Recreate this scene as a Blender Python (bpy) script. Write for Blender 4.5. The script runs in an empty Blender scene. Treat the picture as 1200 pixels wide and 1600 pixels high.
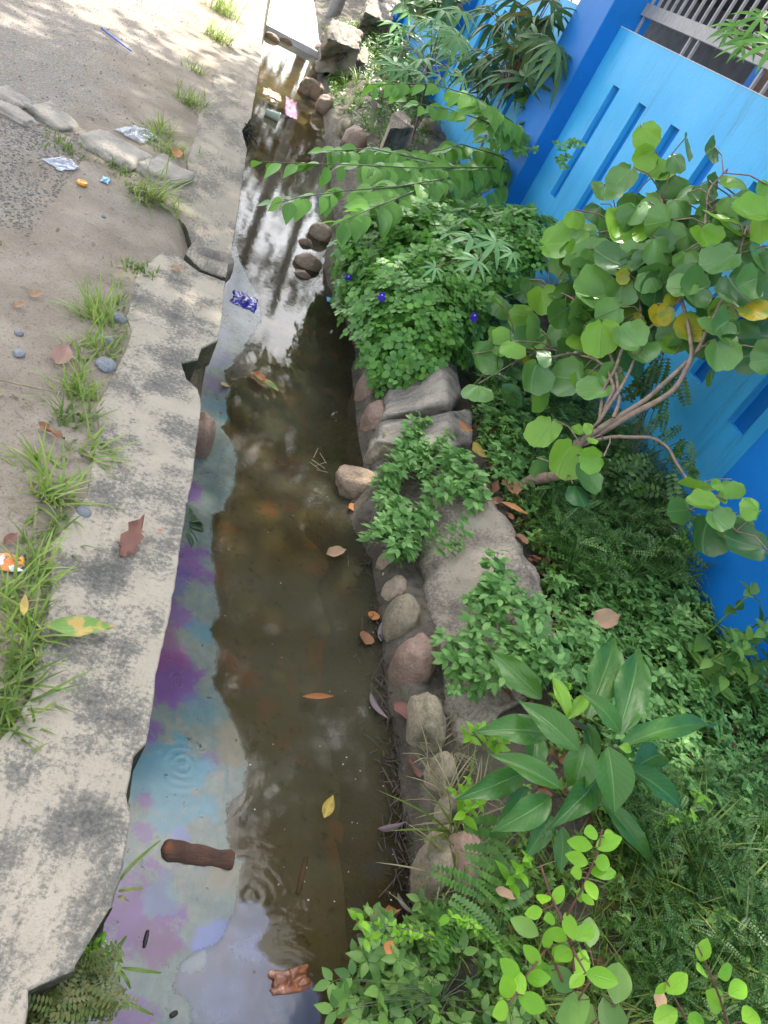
import bpy, bmesh, math, random
import numpy as np
from mathutils import Vector, Matrix, noise

random.seed(7)
RS = np.random.RandomState(11)
scn = bpy.context.scene
COL = scn.collection
PI = math.pi
# ------------------------------------------------------------------ camera
F = 1200.0
HC = 1.6
_vp = np.array([-140., 1010., -F])
_nd = np.array([-940., -(F*F - 940. * -140.) / 1010., -F])
_Y = _vp / np.linalg.norm(_vp)
_Z = -_nd / np.linalg.norm(_nd)
_X = np.cross(_Y, _Z)
RM = np.array([_X, _Y, _Z])
CAM = np.array([0., 0., HC])

def ray(px, py):
    return RM @ np.array([px - 600., 800. - py, -F])

def at(px, py, z):
    v = ray(px, py)
    return CAM + (z - HC) / v[2] * v

def atX(px, py, x):
    v = ray(px, py)
    return CAM + x / v[0] * v

def depth(p):
    return -(RM.T @ (np.asarray(p) - CAM))[2]

def proj(P):
    c = (np.atleast_2d(P) - CAM) @ RM
    d = -c[:, 2]
    d = np.where(d < .05, .05, d)
    return 600 + F * c[:, 0] / d, 800 - F * c[:, 1] / d

cd = bpy.data.cameras.new('camera')
cam = bpy.data.objects.new('camera', cd)
COL.objects.link(cam)
cd.sensor_fit = 'HORIZONTAL'
cd.sensor_width = 36
cd.lens = 36 * F / 1200.
cd.clip_start = .02
cd.clip_end = 500
m4 = Matrix.Identity(4)
for i in range(3):
    for j in range(3):
        m4[i][j] = RM[i][j]
m4[2][3] = HC
cam.matrix_world = m4
scn.camera = cam

# ------------------------------------------------------------------ world, sun
SUN_EL, SUN_AZ = math.radians(52), math.radians(8)
SUN = np.array([math.sin(SUN_AZ) * math.cos(SUN_EL), math.cos(SUN_AZ) * math.cos(SUN_EL), math.sin(SUN_EL)])
w = bpy.data.worlds.new('World')
scn.world = w
w.use_nodes = True
nt = w.node_tree
sky = nt.nodes.new('ShaderNodeTexSky')
sky.sky_type = 'NISHITA'
sky.sun_disc = False
sky.sun_elevation = SUN_EL
sky.sun_rotation = SUN_AZ
sky.dust_density = 3.0
sky.air_density = 1.2
bw = nt.nodes.new('ShaderNodeRGBToBW'); nt.links.new(sky.outputs[0], bw.inputs[0])
hz = nt.nodes.new('ShaderNodeMix'); hz.data_type = 'RGBA'; hz.inputs[0].default_value = .6      # hazy white sky
nt.links.new(sky.outputs[0], hz.inputs[6]); nt.links.new(bw.outputs[0], hz.inputs[7])
nt.links.new(hz.outputs[2], nt.nodes['Background'].inputs[0])
nt.nodes['Background'].inputs[1].default_value = .15
sd = bpy.data.lights.new('sun', 'SUN')
sd.energy = 2.4
sd.angle = math.radians(.55)
sd.color = (1, .95, .86)
sun = bpy.data.objects.new('sun', sd)
COL.objects.link(sun)
sun.rotation_euler = Vector(SUN).to_track_quat('Z', 'Y').to_euler()
scn.view_settings.view_transform = 'Standard'
scn.view_settings.look = 'None'
scn.view_settings.exposure = 2.42
scn.view_settings.gamma = 1
scn.render.engine = 'CYCLES'
scn.cycles.max_bounces = 8
scn.cycles.diffuse_bounces = 2
scn.cycles.transparent_max_bounces = 12
scn.cycles.use_denoising = True

# ------------------------------------------------------------------ node helpers
class N:
    """a small node writer"""
    def __init__(s, name):
        s.m = bpy.data.materials.new(name)
        s.m.use_nodes = True
        s.t = s.m.node_tree
        s.b = s.t.nodes['Principled BSDF']
        s.out = s.t.nodes['Material Output']
        s._pos = None
    def n(s, typ, **kw):
        x = s.t.nodes.new('ShaderNode' + typ)
        for k, v in kw.items():
            setattr(x, k, v)
        return x
    def put(s, sock, v):
        if isinstance(v, bpy.types.NodeSocket):
            s.t.links.new(v, sock)
        elif isinstance(v, (tuple, list)) and len(v) == 3 and sock.type == 'RGBA':
            sock.default_value = (*v, 1)
        else:
            sock.default_value = v
    @property
    def pos(s):
        if s._pos is None:
            s._pos = s.n('NewGeometry').outputs['Position']
        return s._pos
    def math(s, op, a, b=0., c=None, clamp=False):
        x = s.n('Math', operation=op, use_clamp=clamp)
        s.put(x.inputs[0], a)
        s.put(x.inputs[1], b)
        if c is not None:
            s.put(x.inputs[2], c)
        return x.outputs[0]
    def noise(s, scale, detail=4, rough=.55, vec=None, dist=0.):
        x = s.n('TexNoise')
        s.put(x.inputs['Vector'], s.pos if vec is None else vec)
        x.inputs['Scale'].default_value = scale
        x.inputs['Detail'].default_value = detail
        x.inputs['Roughness'].default_value = rough
        x.inputs['Distortion'].default_value = dist
        return x.outputs['Fac']
    def ramp(s, fac, stops, mode='LINEAR'):
        x = s.n('ValToRGB')
        s.put(x.inputs[0], fac)
        cr = x.color_ramp
        cr.interpolation = mode
        while len(cr.elements) < len(stops):
            cr.elements.new(.5)
        for e, (p, c) in zip(cr.elements, stops):
            e.position = p
            e.color = (*c, 1) if not isinstance(c, (int, float)) else (c, c, c, 1)
        return x.outputs[0]
    def mix(s, f, a, b, blend='MIX'):
        x = s.n('Mix', data_type='RGBA', blend_type=blend)
        s.put(x.inputs[0], f)
        s.put(x.inputs[6], a)
        s.put(x.inputs[7], b)
        return x.outputs[2]
    def step(s, v, lo, hi):
        x = s.n('MapRange', interpolation_type='SMOOTHSTEP')
        s.put(x.inputs[0], v)
        s.put(x.inputs[1], lo)
        s.put(x.inputs[2], hi)
        return x.outputs[0]
    def mapping(s, scale=(1, 1, 1), rot=(0, 0, 0)):
        x = s.n('Mapping')
        s.put(x.inputs[0], s.pos)
        x.inputs['Scale'].default_value = scale
        x.inputs['Rotation'].default_value = rot
        return x.outputs[0]
    def dist(s, p):
        x = s.n('VectorMath', operation='DISTANCE')
        s.put(x.inputs[0], s.pos)
        x.inputs[1].default_value = tuple(p)
        return x.outputs['Value']
    def bump(s, h, strength=.5, d=.01, normal=None):
        x = s.n('Bump')
        s.put(x.inputs['Height'], h)
        x.inputs['Strength'].default_value = strength
        x.inputs['Distance'].default_value = d
        if normal is not None:
            s.put(x.inputs['Normal'], normal)
        return x.outputs[0]
    def fin(s, col=None, rough=None, normal=None, spec=None):
        if col is not None:
            s.put(s.b.inputs['Base Color'], col)
        if rough is not None:
            s.put(s.b.inputs['Roughness'], rough)
        if normal is not None:
            s.put(s.b.inputs['Normal'], normal)
        if spec is not None:
            s.put(s.b.inputs['Specular IOR Level'], spec)
        return s.m

def plain(name, col, rough=.6, var=.25, sc=18., bump=.15, metal=0.):
    k = N(name)
    f = k.noise(sc)
    c2 = tuple(c * (1 - var) for c in col)
    c3 = tuple(min(1, c * (1 + var * .6)) for c in col)
    k.b.inputs['Metallic'].default_value = metal
    return k.fin(k.ramp(f, [(.3, c2), (.7, c3)]), rough, k.bump(k.noise(sc * 5), bump, .004))

def leaf_mat(name, ca, cb, vein=0., veincol=None, trans=.3, rough=.42, spots=None, spec=.4, cy=None):
    """leaf: each leaf its own tint, veins from the leaf's own UV, some light shining through"""
    if ca[1] > ca[0] * 1.3:
        ca, cb = (ca[0] * 1.12, ca[1] * 1.08, ca[2] * .9), (cb[0] * 1.08, cb[1] * 1.08, cb[2] * .9)
    k = N(name)
    g = k.n('NewGeometry')
    rnd = g.outputs['Random Per Island']
    col = k.ramp(rnd, [(0., ca), (1., cb)] if cy is None else [(0., ca), (.9, cb), (.96, cy), (1., cy)])
    if vein:
        uv = k.n('UVMap')
        sp = k.n('SeparateXYZ')
        k.put(sp.inputs[0], uv.outputs[0])
        u, v = sp.outputs[0], sp.outputs[1]
        a = k.math('ABSOLUTE', k.math('SUBTRACT', u, .5))
        mid = k.math('SUBTRACT', 1., k.step(a, .008, .035))
        ph = k.math('SUBTRACT', k.math('MULTIPLY', v, 9.), k.math('MULTIPLY', a, 5.))
        fr = k.math('ABSOLUTE', k.math('SUBTRACT', k.math('FRACT', ph), .5))
        lat = k.math('MULTIPLY', k.math('SUBTRACT', 1., k.step(fr, .02, .09)), .27)
        vf = k.math('MULTIPLY', k.math('MAXIMUM', mid, lat), vein)
        vc = veincol or tuple(min(1, c * 2.2 + .05) for c in cb)
        col = k.mix(vf, col, vc)
        nrm = k.bump(k.math('ADD', k.math('MAXIMUM', mid, k.math('MULTIPLY', k.step(fr, .0, .4), -.8)), k.noise(60)), .35, .004)
    else:
        nrm = k.bump(k.noise(90), .25, .003)
    col = k.mix(k.math('MULTIPLY', k.noise(9., 4), .6), col, tuple(c * .45 for c in ca))
    if spots:
        sf = k.step(k.noise(26, 5), .47, .58)
        col = k.mix(k.math('MULTIPLY', sf, .8), col, spots)
    k.fin(col, rough, nrm, spec)
    tr = k.n('BsdfTranslucent')
    k.put(tr.inputs[0], k.mix(.5, col, (.55, .75, .1), 'MULTIPLY'))
    k.put(tr.inputs[0], k.mix(.35, col, tuple(min(1, c * 1.6) for c in cb)))
    mx = k.n('MixShader')
    mx.inputs[0].default_value = trans
    k.t.links.new(k.b.outputs[0], mx.inputs[1])
    k.t.links.new(tr.outputs[0], mx.inputs[2])
    k.t.links.new(mx.outputs[0], k.out.inputs[0])
    return k.m

# ------------------------------------------------------------------ mesh helpers
class MB:
    """collects quads (and tris as degenerate-free ngons kept apart) for ONE mesh object"""
    def __init__(s):
        s.v, s.q, s.u, s.k = [], [], [], 0
        s.t = []
    def add(s, V, Q, U=None):
        V = np.asarray(V, float)
        Q = np.asarray(Q, int)
        s.v.append(V)
        s.q.append(Q + s.k)
        s.u.append(np.zeros((len(V), 2)) if U is None else np.asarray(U, float))
        s.k += len(V)
    def many(s, T, pos, yd, up, L):
        """copies of leaf template T: base at pos, along yd, face towards up, length L"""
        V, Q, U = T
        pos = np.atleast_2d(np.asarray(pos, float)); k = len(pos)
        yd = np.broadcast_to(np.asarray(yd, float), (k, 3)); up = np.broadcast_to(np.asarray(up, float), (k, 3))
        L = np.broadcast_to(np.asarray(L, float), (k,))
        y = yd / (np.linalg.norm(yd, axis=1)[:, None] + 1e-9)
        x = np.cross(y, up)
        x /= np.linalg.norm(x, axis=1)[:, None] + 1e-9
        z = np.cross(x, y)
        A = np.stack([x, y, z], 1)                      # k,3axes,3
        W = np.einsum('ni,kij->knj', V, A) * L[:, None, None] + pos[:, None, :]
        n = len(V)
        QQ = (Q[None] + (np.arange(k) * n)[:, None, None]).reshape(-1, 4)
        s.add(W.reshape(-1, 3), QQ, np.tile(U, (k, 1)))
    def tube(s, pts, r, n=6):
        pts = np.asarray(pts, float)
        m = len(pts)
        r = np.broadcast_to(np.asarray(r, float), (m,))
        d = np.gradient(pts, axis=0)
        d /= np.linalg.norm(d, axis=1)[:, None] + 1e-9
        ref = np.array([0, 0, 1.]) if abs(d[:, 2]).mean() < .8 else np.array([1., 0, 0])
        x = np.cross(d, ref); x /= np.linalg.norm(x, axis=1)[:, None] + 1e-9
        y = np.cross(d, x)
        a = np.linspace(0, 2 * PI, n, endpoint=False)
        V = pts[:, None] + r[:, None, None] * (np.cos(a)[None, :, None] * x[:, None] + np.sin(a)[None, :, None] * y[:, None])
        Q = [[i * n + j, i * n + (j + 1) % n, (i + 1) * n + (j + 1) % n, (i + 1) * n + j] for i in range(m - 1) for j in range(n)]
        s.add(V.reshape(-1, 3), Q)
        for i0, sgn in ((0, 1), (m - 1, -1)):           # closed ends
            if n == 6:
                b = i0 * 6
                s.q.append(np.array([[b, b + 1, b + 2, b + 3], [b, b + 3, b + 4, b + 5]]) + s.k - m * n)
    def box(s, lo, hi):
        x0, y0, z0 = lo; x1, y1, z1 = hi
        V = [(x0, y0, z0), (x1, y0, z0), (x1, y1, z0), (x0, y1, z0), (x0, y0, z1), (x1, y0, z1), (x1, y1, z1), (x0, y1, z1)]
        s.add(V, [(0, 3, 2, 1), (4, 5, 6, 7), (0, 1, 5, 4), (1, 2, 6, 5), (2, 3, 7, 6), (3, 0, 4, 7)])
    def build(s, name, mat, parent=None, smooth=True, origin=None):
        V = np.concatenate(s.v); Q = np.concatenate(s.q); U = np.concatenate(s.u)
        if origin is not None:
            V = V - np.asarray(origin)
        me = bpy.data.meshes.new(name)
        me.vertices.add(len(V)); me.loops.add(len(Q) * 4); me.polygons.add(len(Q))
        me.vertices.foreach_set('co', V.ravel())
        me.loops.foreach_set('vertex_index', Q.ravel().astype(np.int32))
        me.polygons.foreach_set('loop_start', (np.arange(len(Q)) * 4).astype(np.int32))
        ul = me.uv_layers.new(name='UVMap')
        ul.data.foreach_set('uv', U[Q.ravel()].ravel())
        me.update(calc_edges=True)
        me.polygons.foreach_set('use_smooth', [smooth] * len(Q))
        me.materials.append(mat)
        o = bpy.data.objects.new(name, me)
        COL.objects.link(o)
        if origin is not None and parent is None:
            o.location = tuple(origin)
        if parent is not None:
            o.parent = parent
        return o

def bm_obj(name, bm, mat, parent=None, smooth=True):
    me = bpy.data.meshes.new(name)
    bm.to_mesh(me); bm.free()
    for p in me.polygons:
        p.use_smooth = smooth
    me.materials.append(mat)
    o = bpy.data.objects.new(name, me)
    COL.objects.link(o)
    if parent is not None:
        o.parent = parent
    return o

def tag(o, label=None, cat=None, group=None, kind=None):
    if label: o['label'] = label
    if cat: o['category'] = cat
    if group: o['group'] = group
    if kind: o['kind'] = kind
    return o

def empty(name, loc, label, cat, group=None, rz=0., sc=1.):
    o = bpy.data.objects.new(name, None)
    o.empty_display_size = .05
    COL.objects.link(o)
    o.location = tuple(float(c) for c in loc)
    o.rotation_euler = (0, 0, rz)
    o.scale = (sc, sc, sc)
    return tag(o, label, cat, group)

def copy_tree(o, parent=None):
    c = o.copy()
    COL.objects.link(c)
    c.parent = parent
    for ch in list(o.children):
        copy_tree(ch, c)
    return c

# ------------------------------------------------------------------ leaf templates (unit length, along +y, facing +z)
def leaf_t(prof, ns=4, na=3, fold=.25, curl=.18, wave=0., notch=0., cup=0.):
    S = np.linspace(-1, 1, na)
    V, U, Q = [], [], []
    for i in range(ns + 1):
        t = i / ns
        wd = prof(t)
        for j, s in enumerate(S):
            ww = wave * math.sin(t * 11 + j * 2.1) * abs(s)
            V.append((s * wd, t - notch * abs(s) ** 1.5 * (1 - t) ** 2, fold * abs(s) * wd - curl * t * t + ww + cup * (s * s * wd * wd + (t - .5) ** 2)))
            U.append((.5 + .5 * s, t))
    for i in range(ns):
        for j in range(na - 1):
            a = i * na + j
            Q.append((a, a + 1, a + na + 1, a + na))
    return np.array(V), np.array(Q), np.array(U)

def ov(a, p=.8, tip=.015):
    return lambda t: max(tip * a, a * math.sin(PI * min(1, t) ** p)) + .004
def tf(T, ang=0., sc=1., off=(0, 0, 0), tilt=0., roll=0.):
    """template turned by ang about z (then pitched), moved"""
    V, Q, U = T
    M = Matrix.Rotation(ang, 3, 'Z') @ Matrix.Rotation(tilt, 3, 'X') @ Matrix.Rotation(roll, 3, 'Y')
    return (V * sc) @ np.array(M).T + np.array(off), Q, U
def join(*Ts):
    V, Q, U, k = [], [], [], 0
    for T in Ts:
        V.append(T[0]); Q.append(T[1] + k); U.append(T[2]); k += len(T[0])
    return np.concatenate(V), np.concatenate(Q), np.concatenate(U)
def stick(p0, p1, r):
    p0, p1 = np.array(p0, float), np.array(p1, float)
    d = p1 - p0
    x = np.cross(d, (.3, .2, 1)); x /= np.linalg.norm(x) + 1e-9
    y = np.cross(d, x); y /= np.linalg.norm(y) + 1e-9
    a = [0, 2.1, 4.2]
    V = [p + r * (math.cos(t) * x + math.sin(t) * y) for p in (p0, p1) for t in a]
    return np.array(V), np.array([(0, 1, 4, 3), (1, 2, 5, 4), (2, 0, 3, 5)]), np.tile([.5, .5], (6, 1))

OV = leaf_t(ov(.27), 4, 3)                  # ovate, small
OVB = leaf_t(ov(.33, .72), 6, 5, .18, .25, .012)   # ovate, larger
LAN = leaf_t(ov(.13, .8), 5, 3, .3, .3)
RND = leaf_t(lambda t: .36 * math.sqrt(max(.002, 1 - (2 * min(1, max(0, t)) - 1) ** 2)) + .01, 4, 3, .12, .08)
OVAL = leaf_t(lambda t: max(.012, .3 * math.sin(PI * min(1, t * .97 + .015)) ** .75), 7, 5, .15, .12)
TRI = join(tf(OV, 0, .62, (0, .28, 0)), tf(OV, 1.15, .55, (-.03, .22, 0), .1), tf(OV, -1.15, .55, (.03, .22, 0), .1), stick((0, 0, 0), (0, .3, 0), .008))
PEA = join(tf(RND, 0, .42, (0, .6, 0)), *[tf(RND, s * 1.25, .38, (s * -.02, y, .0), .12) for s in (1, -1) for y in (.22, .52)], stick((0, 0, 0), (0, .62, 0), .007))
LOB = join(tf(leaf_t(ov(.25, .9), 4, 3), 0, .72, (0, .25, 0)), *[tf(leaf_t(ov(.25, .9), 4, 3), s * .85, .6, (0, .25, 0), .08) for s in (1, -1)], stick((0, 0, 0), (0, .3, 0), .008))
def fern_t(n, ll, rise=.0):
    q = []
    lt = leaf_t(ov(.3, .9), 2, 3, .1, .05)
    for i in range(n):
        t = (i + 1) / (n + 1)
        l = ll * math.sin(PI * (t * .8 + .12)) ** .6
        for s in (1, -1):
            q.append(tf(lt, s * 1.25, l, (0, t, -.35 * t * t), .05))
    q.append(stick((0, 0, 0), (0, .55, -.1), .006)); q.append(stick((0, .55, -.1), (0, 1, -.35), .004))
    return join(*q)
FEA = fern_t(10, .13)
PIN = fern_t(9, .2)
def palm_t(n=7, spread=2.2, droop=.35):
    lt = leaf_t(ov(.095, .85), 5, 3, .35, droop)
    return join(*[tf(lt, (i - (n - 1) / 2) * spread / (n - 1) * 2, 1. - .09 * abs(i - (n - 1) / 2), (0, 0, 0)) for i in range(n)])
CAS = palm_t()
CASD = palm_t(7, 2.0, .8)

def sprig(kind, seed):
    r = random.Random(seed)
    q = []
    if kind == 'mint':                    # opposite leaves up a stem; unit height about 1
        lx, ly = r.uniform(-.25, .25), r.uniform(-.25, .25)
        n = 5
        for i in range(n):
            t = (i + 1) / n
            p = (lx * t * t, ly * t * t, t * .95)
            L = .42 * (1.1 - .62 * t)
            for k in range(2 if i < n - 1 else 4):
                a = i * 1.57 + k * (PI if i < n - 1 else PI / 2) + r.uniform(-.3, .3)
                q.append(tf(OV, a, L * r.uniform(.8, 1.2), p, r.uniform(-.1, .5), r.uniform(-.2, .2)))
        q.append(stick((0, 0, 0), (lx, ly, .95), .012))
    elif kind == 'feather':
        lx, ly = r.uniform(-.4, .4), r.uniform(-.4, .4)
        n = 9
        for i in range(n):
            t = .25 + .75 * i / (n - 1)
            p = (lx * t * t, ly * t * t, t * .9)
            q.append(tf(FEA, i * 2.4 + r.uniform(-.4, .4), .62 * (1.15 - .5 * t), p, r.uniform(.1, .6)))
        q.append(stick((0, 0, 0), (lx, ly, .9), .012))
    elif kind == 'lobed':
        for i in range(8):
            a = i * 2.4 + r.uniform(-.4, .4)
            h = .25 + .75 * (i / 7.)
            p0 = (r.uniform(-.12, .12), r.uniform(-.12, .12), h * .9)
            q.append(tf(LOB, a, .68 * r.uniform(.75, 1.1), p0, r.uniform(-.05, .45), r.uniform(-.25, .25)))
        q.append(stick((0, 0, 0), (0, 0, .8), .012))
    elif kind == 'tri':
        for i in range(9):
            a = r.uniform(0, 6.28)
            rr = r.uniform(.05, .4)
            h = r.uniform(.4, 1)
            p0 = (math.cos(a) * rr, math.sin(a) * rr, h)
            q.append(tf(TRI, r.uniform(0, 6.28), .55 * r.uniform(.8, 1.2), p0, r.uniform(-.1, .3), r.uniform(-.25, .25)))
            q.append(stick((0, 0, 0), p0, .008))
    elif kind == 'grass':
        for i in range(12):
            a = r.uniform(0, 6.28)
            bl = leaf_t(lambda t: .02 * (1 - t) ** .6 + .002, 5, 2, 0, r.uniform(.2, .8))
            q.append(tf(bl, a, r.uniform(.6, 1.15), (r.uniform(-.05, .05), r.uniform(-.05, .05), 0), r.uniform(.7, 1.4)))
    return join(*q)

def blade_tuft(n, L, spread, rng, wid=.006, lean=(0, 0)):
    mb = MB()
    for i in range(n):
        a = rng.uniform(0, 2 * PI)
        el = rng.uniform(.45, 1.35)
        l = L * rng.uniform(.5, 1.15)
        T = leaf_t(lambda t: max(.0006, wid / l * (1 - t ** 1.6)) , 6, 2, 0, rng.uniform(.1, .55))
        d = np.array([math.cos(a) * math.cos(el) + lean[0], math.sin(a) * math.cos(el) + lean[1], math.sin(el)])
        mb.many(T, [(rng.gauss(0, spread), rng.gauss(0, spread), -.005)], [d], [(0.01, .02, 1)], [l])
    return mb

# ------------------------------------------------------------------ stones
def stone(name, size, mat, seed, amp=.12, freq=1.6, flat=0., sub=4, parent=None):
    bm = bmesh.new()
    bmesh.ops.create_icosphere(bm, subdivisions=sub, radius=1)
    off = Vector((seed * 3.7, seed * 1.3, seed * 7.1))
    for v in bm.verts:
        c = v.co.normalized()
        d = 1 + amp * noise.fractal(c * freq + off, 1., 2., 3) + amp * .5 * noise.noise(c * freq * .6 - off)
        if flat:
            mx = max(abs(c.x), abs(c.y), abs(c.z))
            d *= (1 - flat) + flat * (.8 / mx)
        d += .02 * amp * noise.fractal(c * 9 + off, 1., 2., 3)
        v.co = Vector((c.x * d * size[0], c.y * d * size[1], c.z * d * size[2]))
    return bm_obj(name, bm, mat, parent)

def rock_mat(name, stops, rough=.75, moss=0., sc=4.):
    k = N(name)
    oi = k.n('ObjectInfo').outputs['Random']
    f = k.math('ADD', k.math('MULTIPLY', k.noise(sc, 5), .7), k.math('MULTIPLY', oi, .35))
    c = k.ramp(f, stops)
    c = k.mix(k.math('MULTIPLY', k.step(k.noise(sc * 14, 3), .5, .7), .35), c, (.1, .08, .06))
    if moss:
        c = k.mix(k.math('MULTIPLY', k.step(k.noise(sc * 1.7, 5), .48, .62), moss), c, (.055, .06, .025))
    return k.fin(k.mix(k.math('MULTIPLY', k.step(k.noise(sc * 22, 5, .75), .5, .62), .35), c, (.08, .065, .045)), rough, k.bump(k.math('ADD', k.noise(sc * 12, 6, .7), k.noise(sc * 3, 3)), .7, .012))

def loft(name, stations, mat, amp, freq, seed, cuts=5, parent=None, cap=True):
    """closed cross-sections joined along their length, subdivided and roughened: a broken concrete block"""
    bm = bmesh.new()
    n = len(stations[0])
    rows = [[bm.verts.new(tuple(p)) for p in st] for st in stations]
    for a, b in zip(rows, rows[1:]):
        for i in range(n):
            j = (i + 1) % n
            bm.faces.new((a[i], a[j], b[j], b[i]))
    if cap:
        bm.faces.new(rows[0][::-1]); bm.faces.new(rows[-1])
    bmesh.ops.recalc_face_normals(bm, faces=bm.faces)
    bmesh.ops.triangulate(bm, faces=[f for f in bm.faces if len(f.verts) > 4])
    for it in range(cuts):
        es = [e for e in bm.edges if e.calc_length() > .035]
        if not es: break
        bmesh.ops.subdivide_edges(bm, edges=es, cuts=1, use_grid_fill=True)
        if len(bm.verts) > 30000: break
    bm.normal_update()
    off = Vector((seed * 2.3, seed * 5.1, seed))
    mv = []
    for v in bm.verts:
        d = amp * noise.fractal(v.co * freq + off, .9, 2., 4) + amp * .35 * noise.noise(v.co * freq * 5 + off)
        mv.append(v.normal * d)
    for v, d in zip(bm.verts, mv):
        v.co += d
    bmesh.ops.smooth_vert(bm, verts=bm.verts, factor=.12, use_axis_x=True, use_axis_y=True, use_axis_z=True)
    return bm_obj(name, bm, mat, parent)

# ------------------------------------------------------------------ materials
ZW = -.35                                   # water level
# dirt road
k = N('dirt road')
big = k.noise(.9, 4)
c = k.ramp(k.noise(3.2, 6, .62), [(.25, (.18, .145, .105)), (.5, (.27, .222, .165)), (.75, (.36, .305, .235))])
c = k.mix(k.math('MULTIPLY', k.step(big, .5, .7), .45), c, (.3, .27, .235))
# gravelly old asphalt shows through further up the road
sx = k.n('SeparateXYZ'); k.put(sx.inputs[0], k.pos)
grav = k.math('MULTIPLY', k.step(k.math('ADD', k.math('MULTIPLY', sx.outputs[0], -1.), k.math('MULTIPLY', k.noise(2.2, 4), .9)), .95, 1.5), .8)
vo = k.n('TexVoronoi'); k.put(vo.inputs['Vector'], k.pos); vo.inputs['Scale'].default_value = 55
gc = k.mix(k.step(vo.outputs['Distance'], .2, .55), k.mix(.82, vo.outputs['Color'], (.33, .29, .24)), (.25, .22, .18))
c = k.mix(grav, c, gc)
c = k.mix(k.math('MULTIPLY', k.step(k.noise(110, 4, .7), .53, .66), .62), c, (.14, .11, .09))
h = k.math('ADD', k.math('MULTIPLY', k.noise(26, 6, .7), .6), k.math('MULTIPLY', k.math('MULTIPLY', k.step(vo.outputs['Distance'], .6, .1), grav), .7))
h = k.math('ADD', h, k.math('MULTIPLY', k.noise(120, 4, .7), .35))
M_dirt = k.fin(c, .92, k.bump(h, .85, .014), .2)

# concrete coping, cream with black-grey algae stains
def concrete(name, cream, grey, dark, lo, hi, stretch=(1, 1, 1), rotz=0., seedsc=1., stains=()):
    k = N(name)
    mp = k.mapping(stretch, (0, 0, rotz))
    big = k.noise(5. * seedsc, 3, .5, mp)
    fine = k.noise(75, 7, .78, mp)
    mid = k.noise(19 * seedsc, 5, .7, mp)
    m = k.math('ADD', k.math('ADD', k.math('MULTIPLY', big, .62), k.math('MULTIPLY', mid, .22)), k.math('MULTIPLY', fine, .54))
    for px, py, r, a_ in stains:
        m = k.math('ADD', m, k.math('MULTIPLY', k.math('SUBTRACT', 1., k.step(k.dist(at(px, py, 0)), r * .2, r)), a_))
    c = k.ramp(k.noise(8, 5, .6), [(.3, tuple(x * .82 for x in cream)), (.7, cream)])
    c = k.mix(k.math('MULTIPLY', k.step(m, lo, hi), .9), c, grey)
    c = k.mix(k.math('MULTIPLY', k.step(m, hi - .02, hi + .1), .7), c, dark)
    c = k.mix(k.math('MULTIPLY', k.step(k.noise(220, 2), .58, .7), .4), c, grey)
    hh = k.math('ADD', k.math('MULTIPLY', fine, .7), k.math('MULTIPLY', k.noise(160, 3), .3))
    hh = k.math('ADD', hh, k.math('MULTIPLY', k.noise(38, 5, .65), 1.1))
    return k.fin(c, .88, k.bump(hh, .8, .01), .25)
M_cope = concrete('stained concrete', (.45, .385, .29), (.16, .146, .122), (.055, .06, .052), .652, .765, stains=[(120, 1290, .11, .09), (150, 1380, .09, .08), (190, 1020, .1, .06), (110, 1500, .08, .07), (250, 780, .12, .06), (170, 905, .1, .05), (60, 1330, .1, .05), (260, 600, .12, .05), (245, 470, .14, .05)])
M_cope2 = concrete('streaked concrete', (.38, .325, .245), (.17, .15, .12), (.1, .092, .08), .64, .76, (1., .42, 1), .7)
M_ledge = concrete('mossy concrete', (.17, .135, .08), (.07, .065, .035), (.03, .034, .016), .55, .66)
M_slab = concrete('weathered concrete', (.4, .33, .245), (.2, .165, .125), (.06, .052, .042), .65, .76)
M_slab2 = concrete('grey weathered concrete', (.37, .315, .25), (.2, .175, .145), (.07, .065, .055), .63, .75, (1, 3, 1), .6)
M_rockline = concrete('pale road stone', (.42, .37, .3), (.26, .235, .2), (.14, .13, .11), .66, .78)

M_stone = rock_mat('river stone', [(.25, (.21, .15, .1)), (.5, (.33, .235, .155)), (.75, (.4, .3, .2)), (1., (.27, .23, .18))], .6, .0)
M_stonem = rock_mat('mossy stone', [(.25, (.17, .14, .085)), (.6, (.3, .24, .15)), (1., (.25, .21, .14))], .75, .75)
M_stoner = rock_mat('reddish stone', [(.25, (.19, .115, .08)), (.6, (.31, .195, .135)), (1., (.35, .26, .175))], .55, .25)
M_stonef = rock_mat('tan flat stone', [(.25, (.22, .15, .09)), (.6, (.34, .23, .15)), (1., (.32, .26, .18))], .8, .55, 6)
M_pebble = rock_mat('blue grey pebble', [(.25, (.16, .17, .19)), (1., (.27, .28, .3))], .7)
M_grv = rock_mat('gravel', [(.2, (.2, .18, .155)), (.6, (.34, .3, .255)), (1., (.4, .36, .31))], .85, 0, 30)

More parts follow.
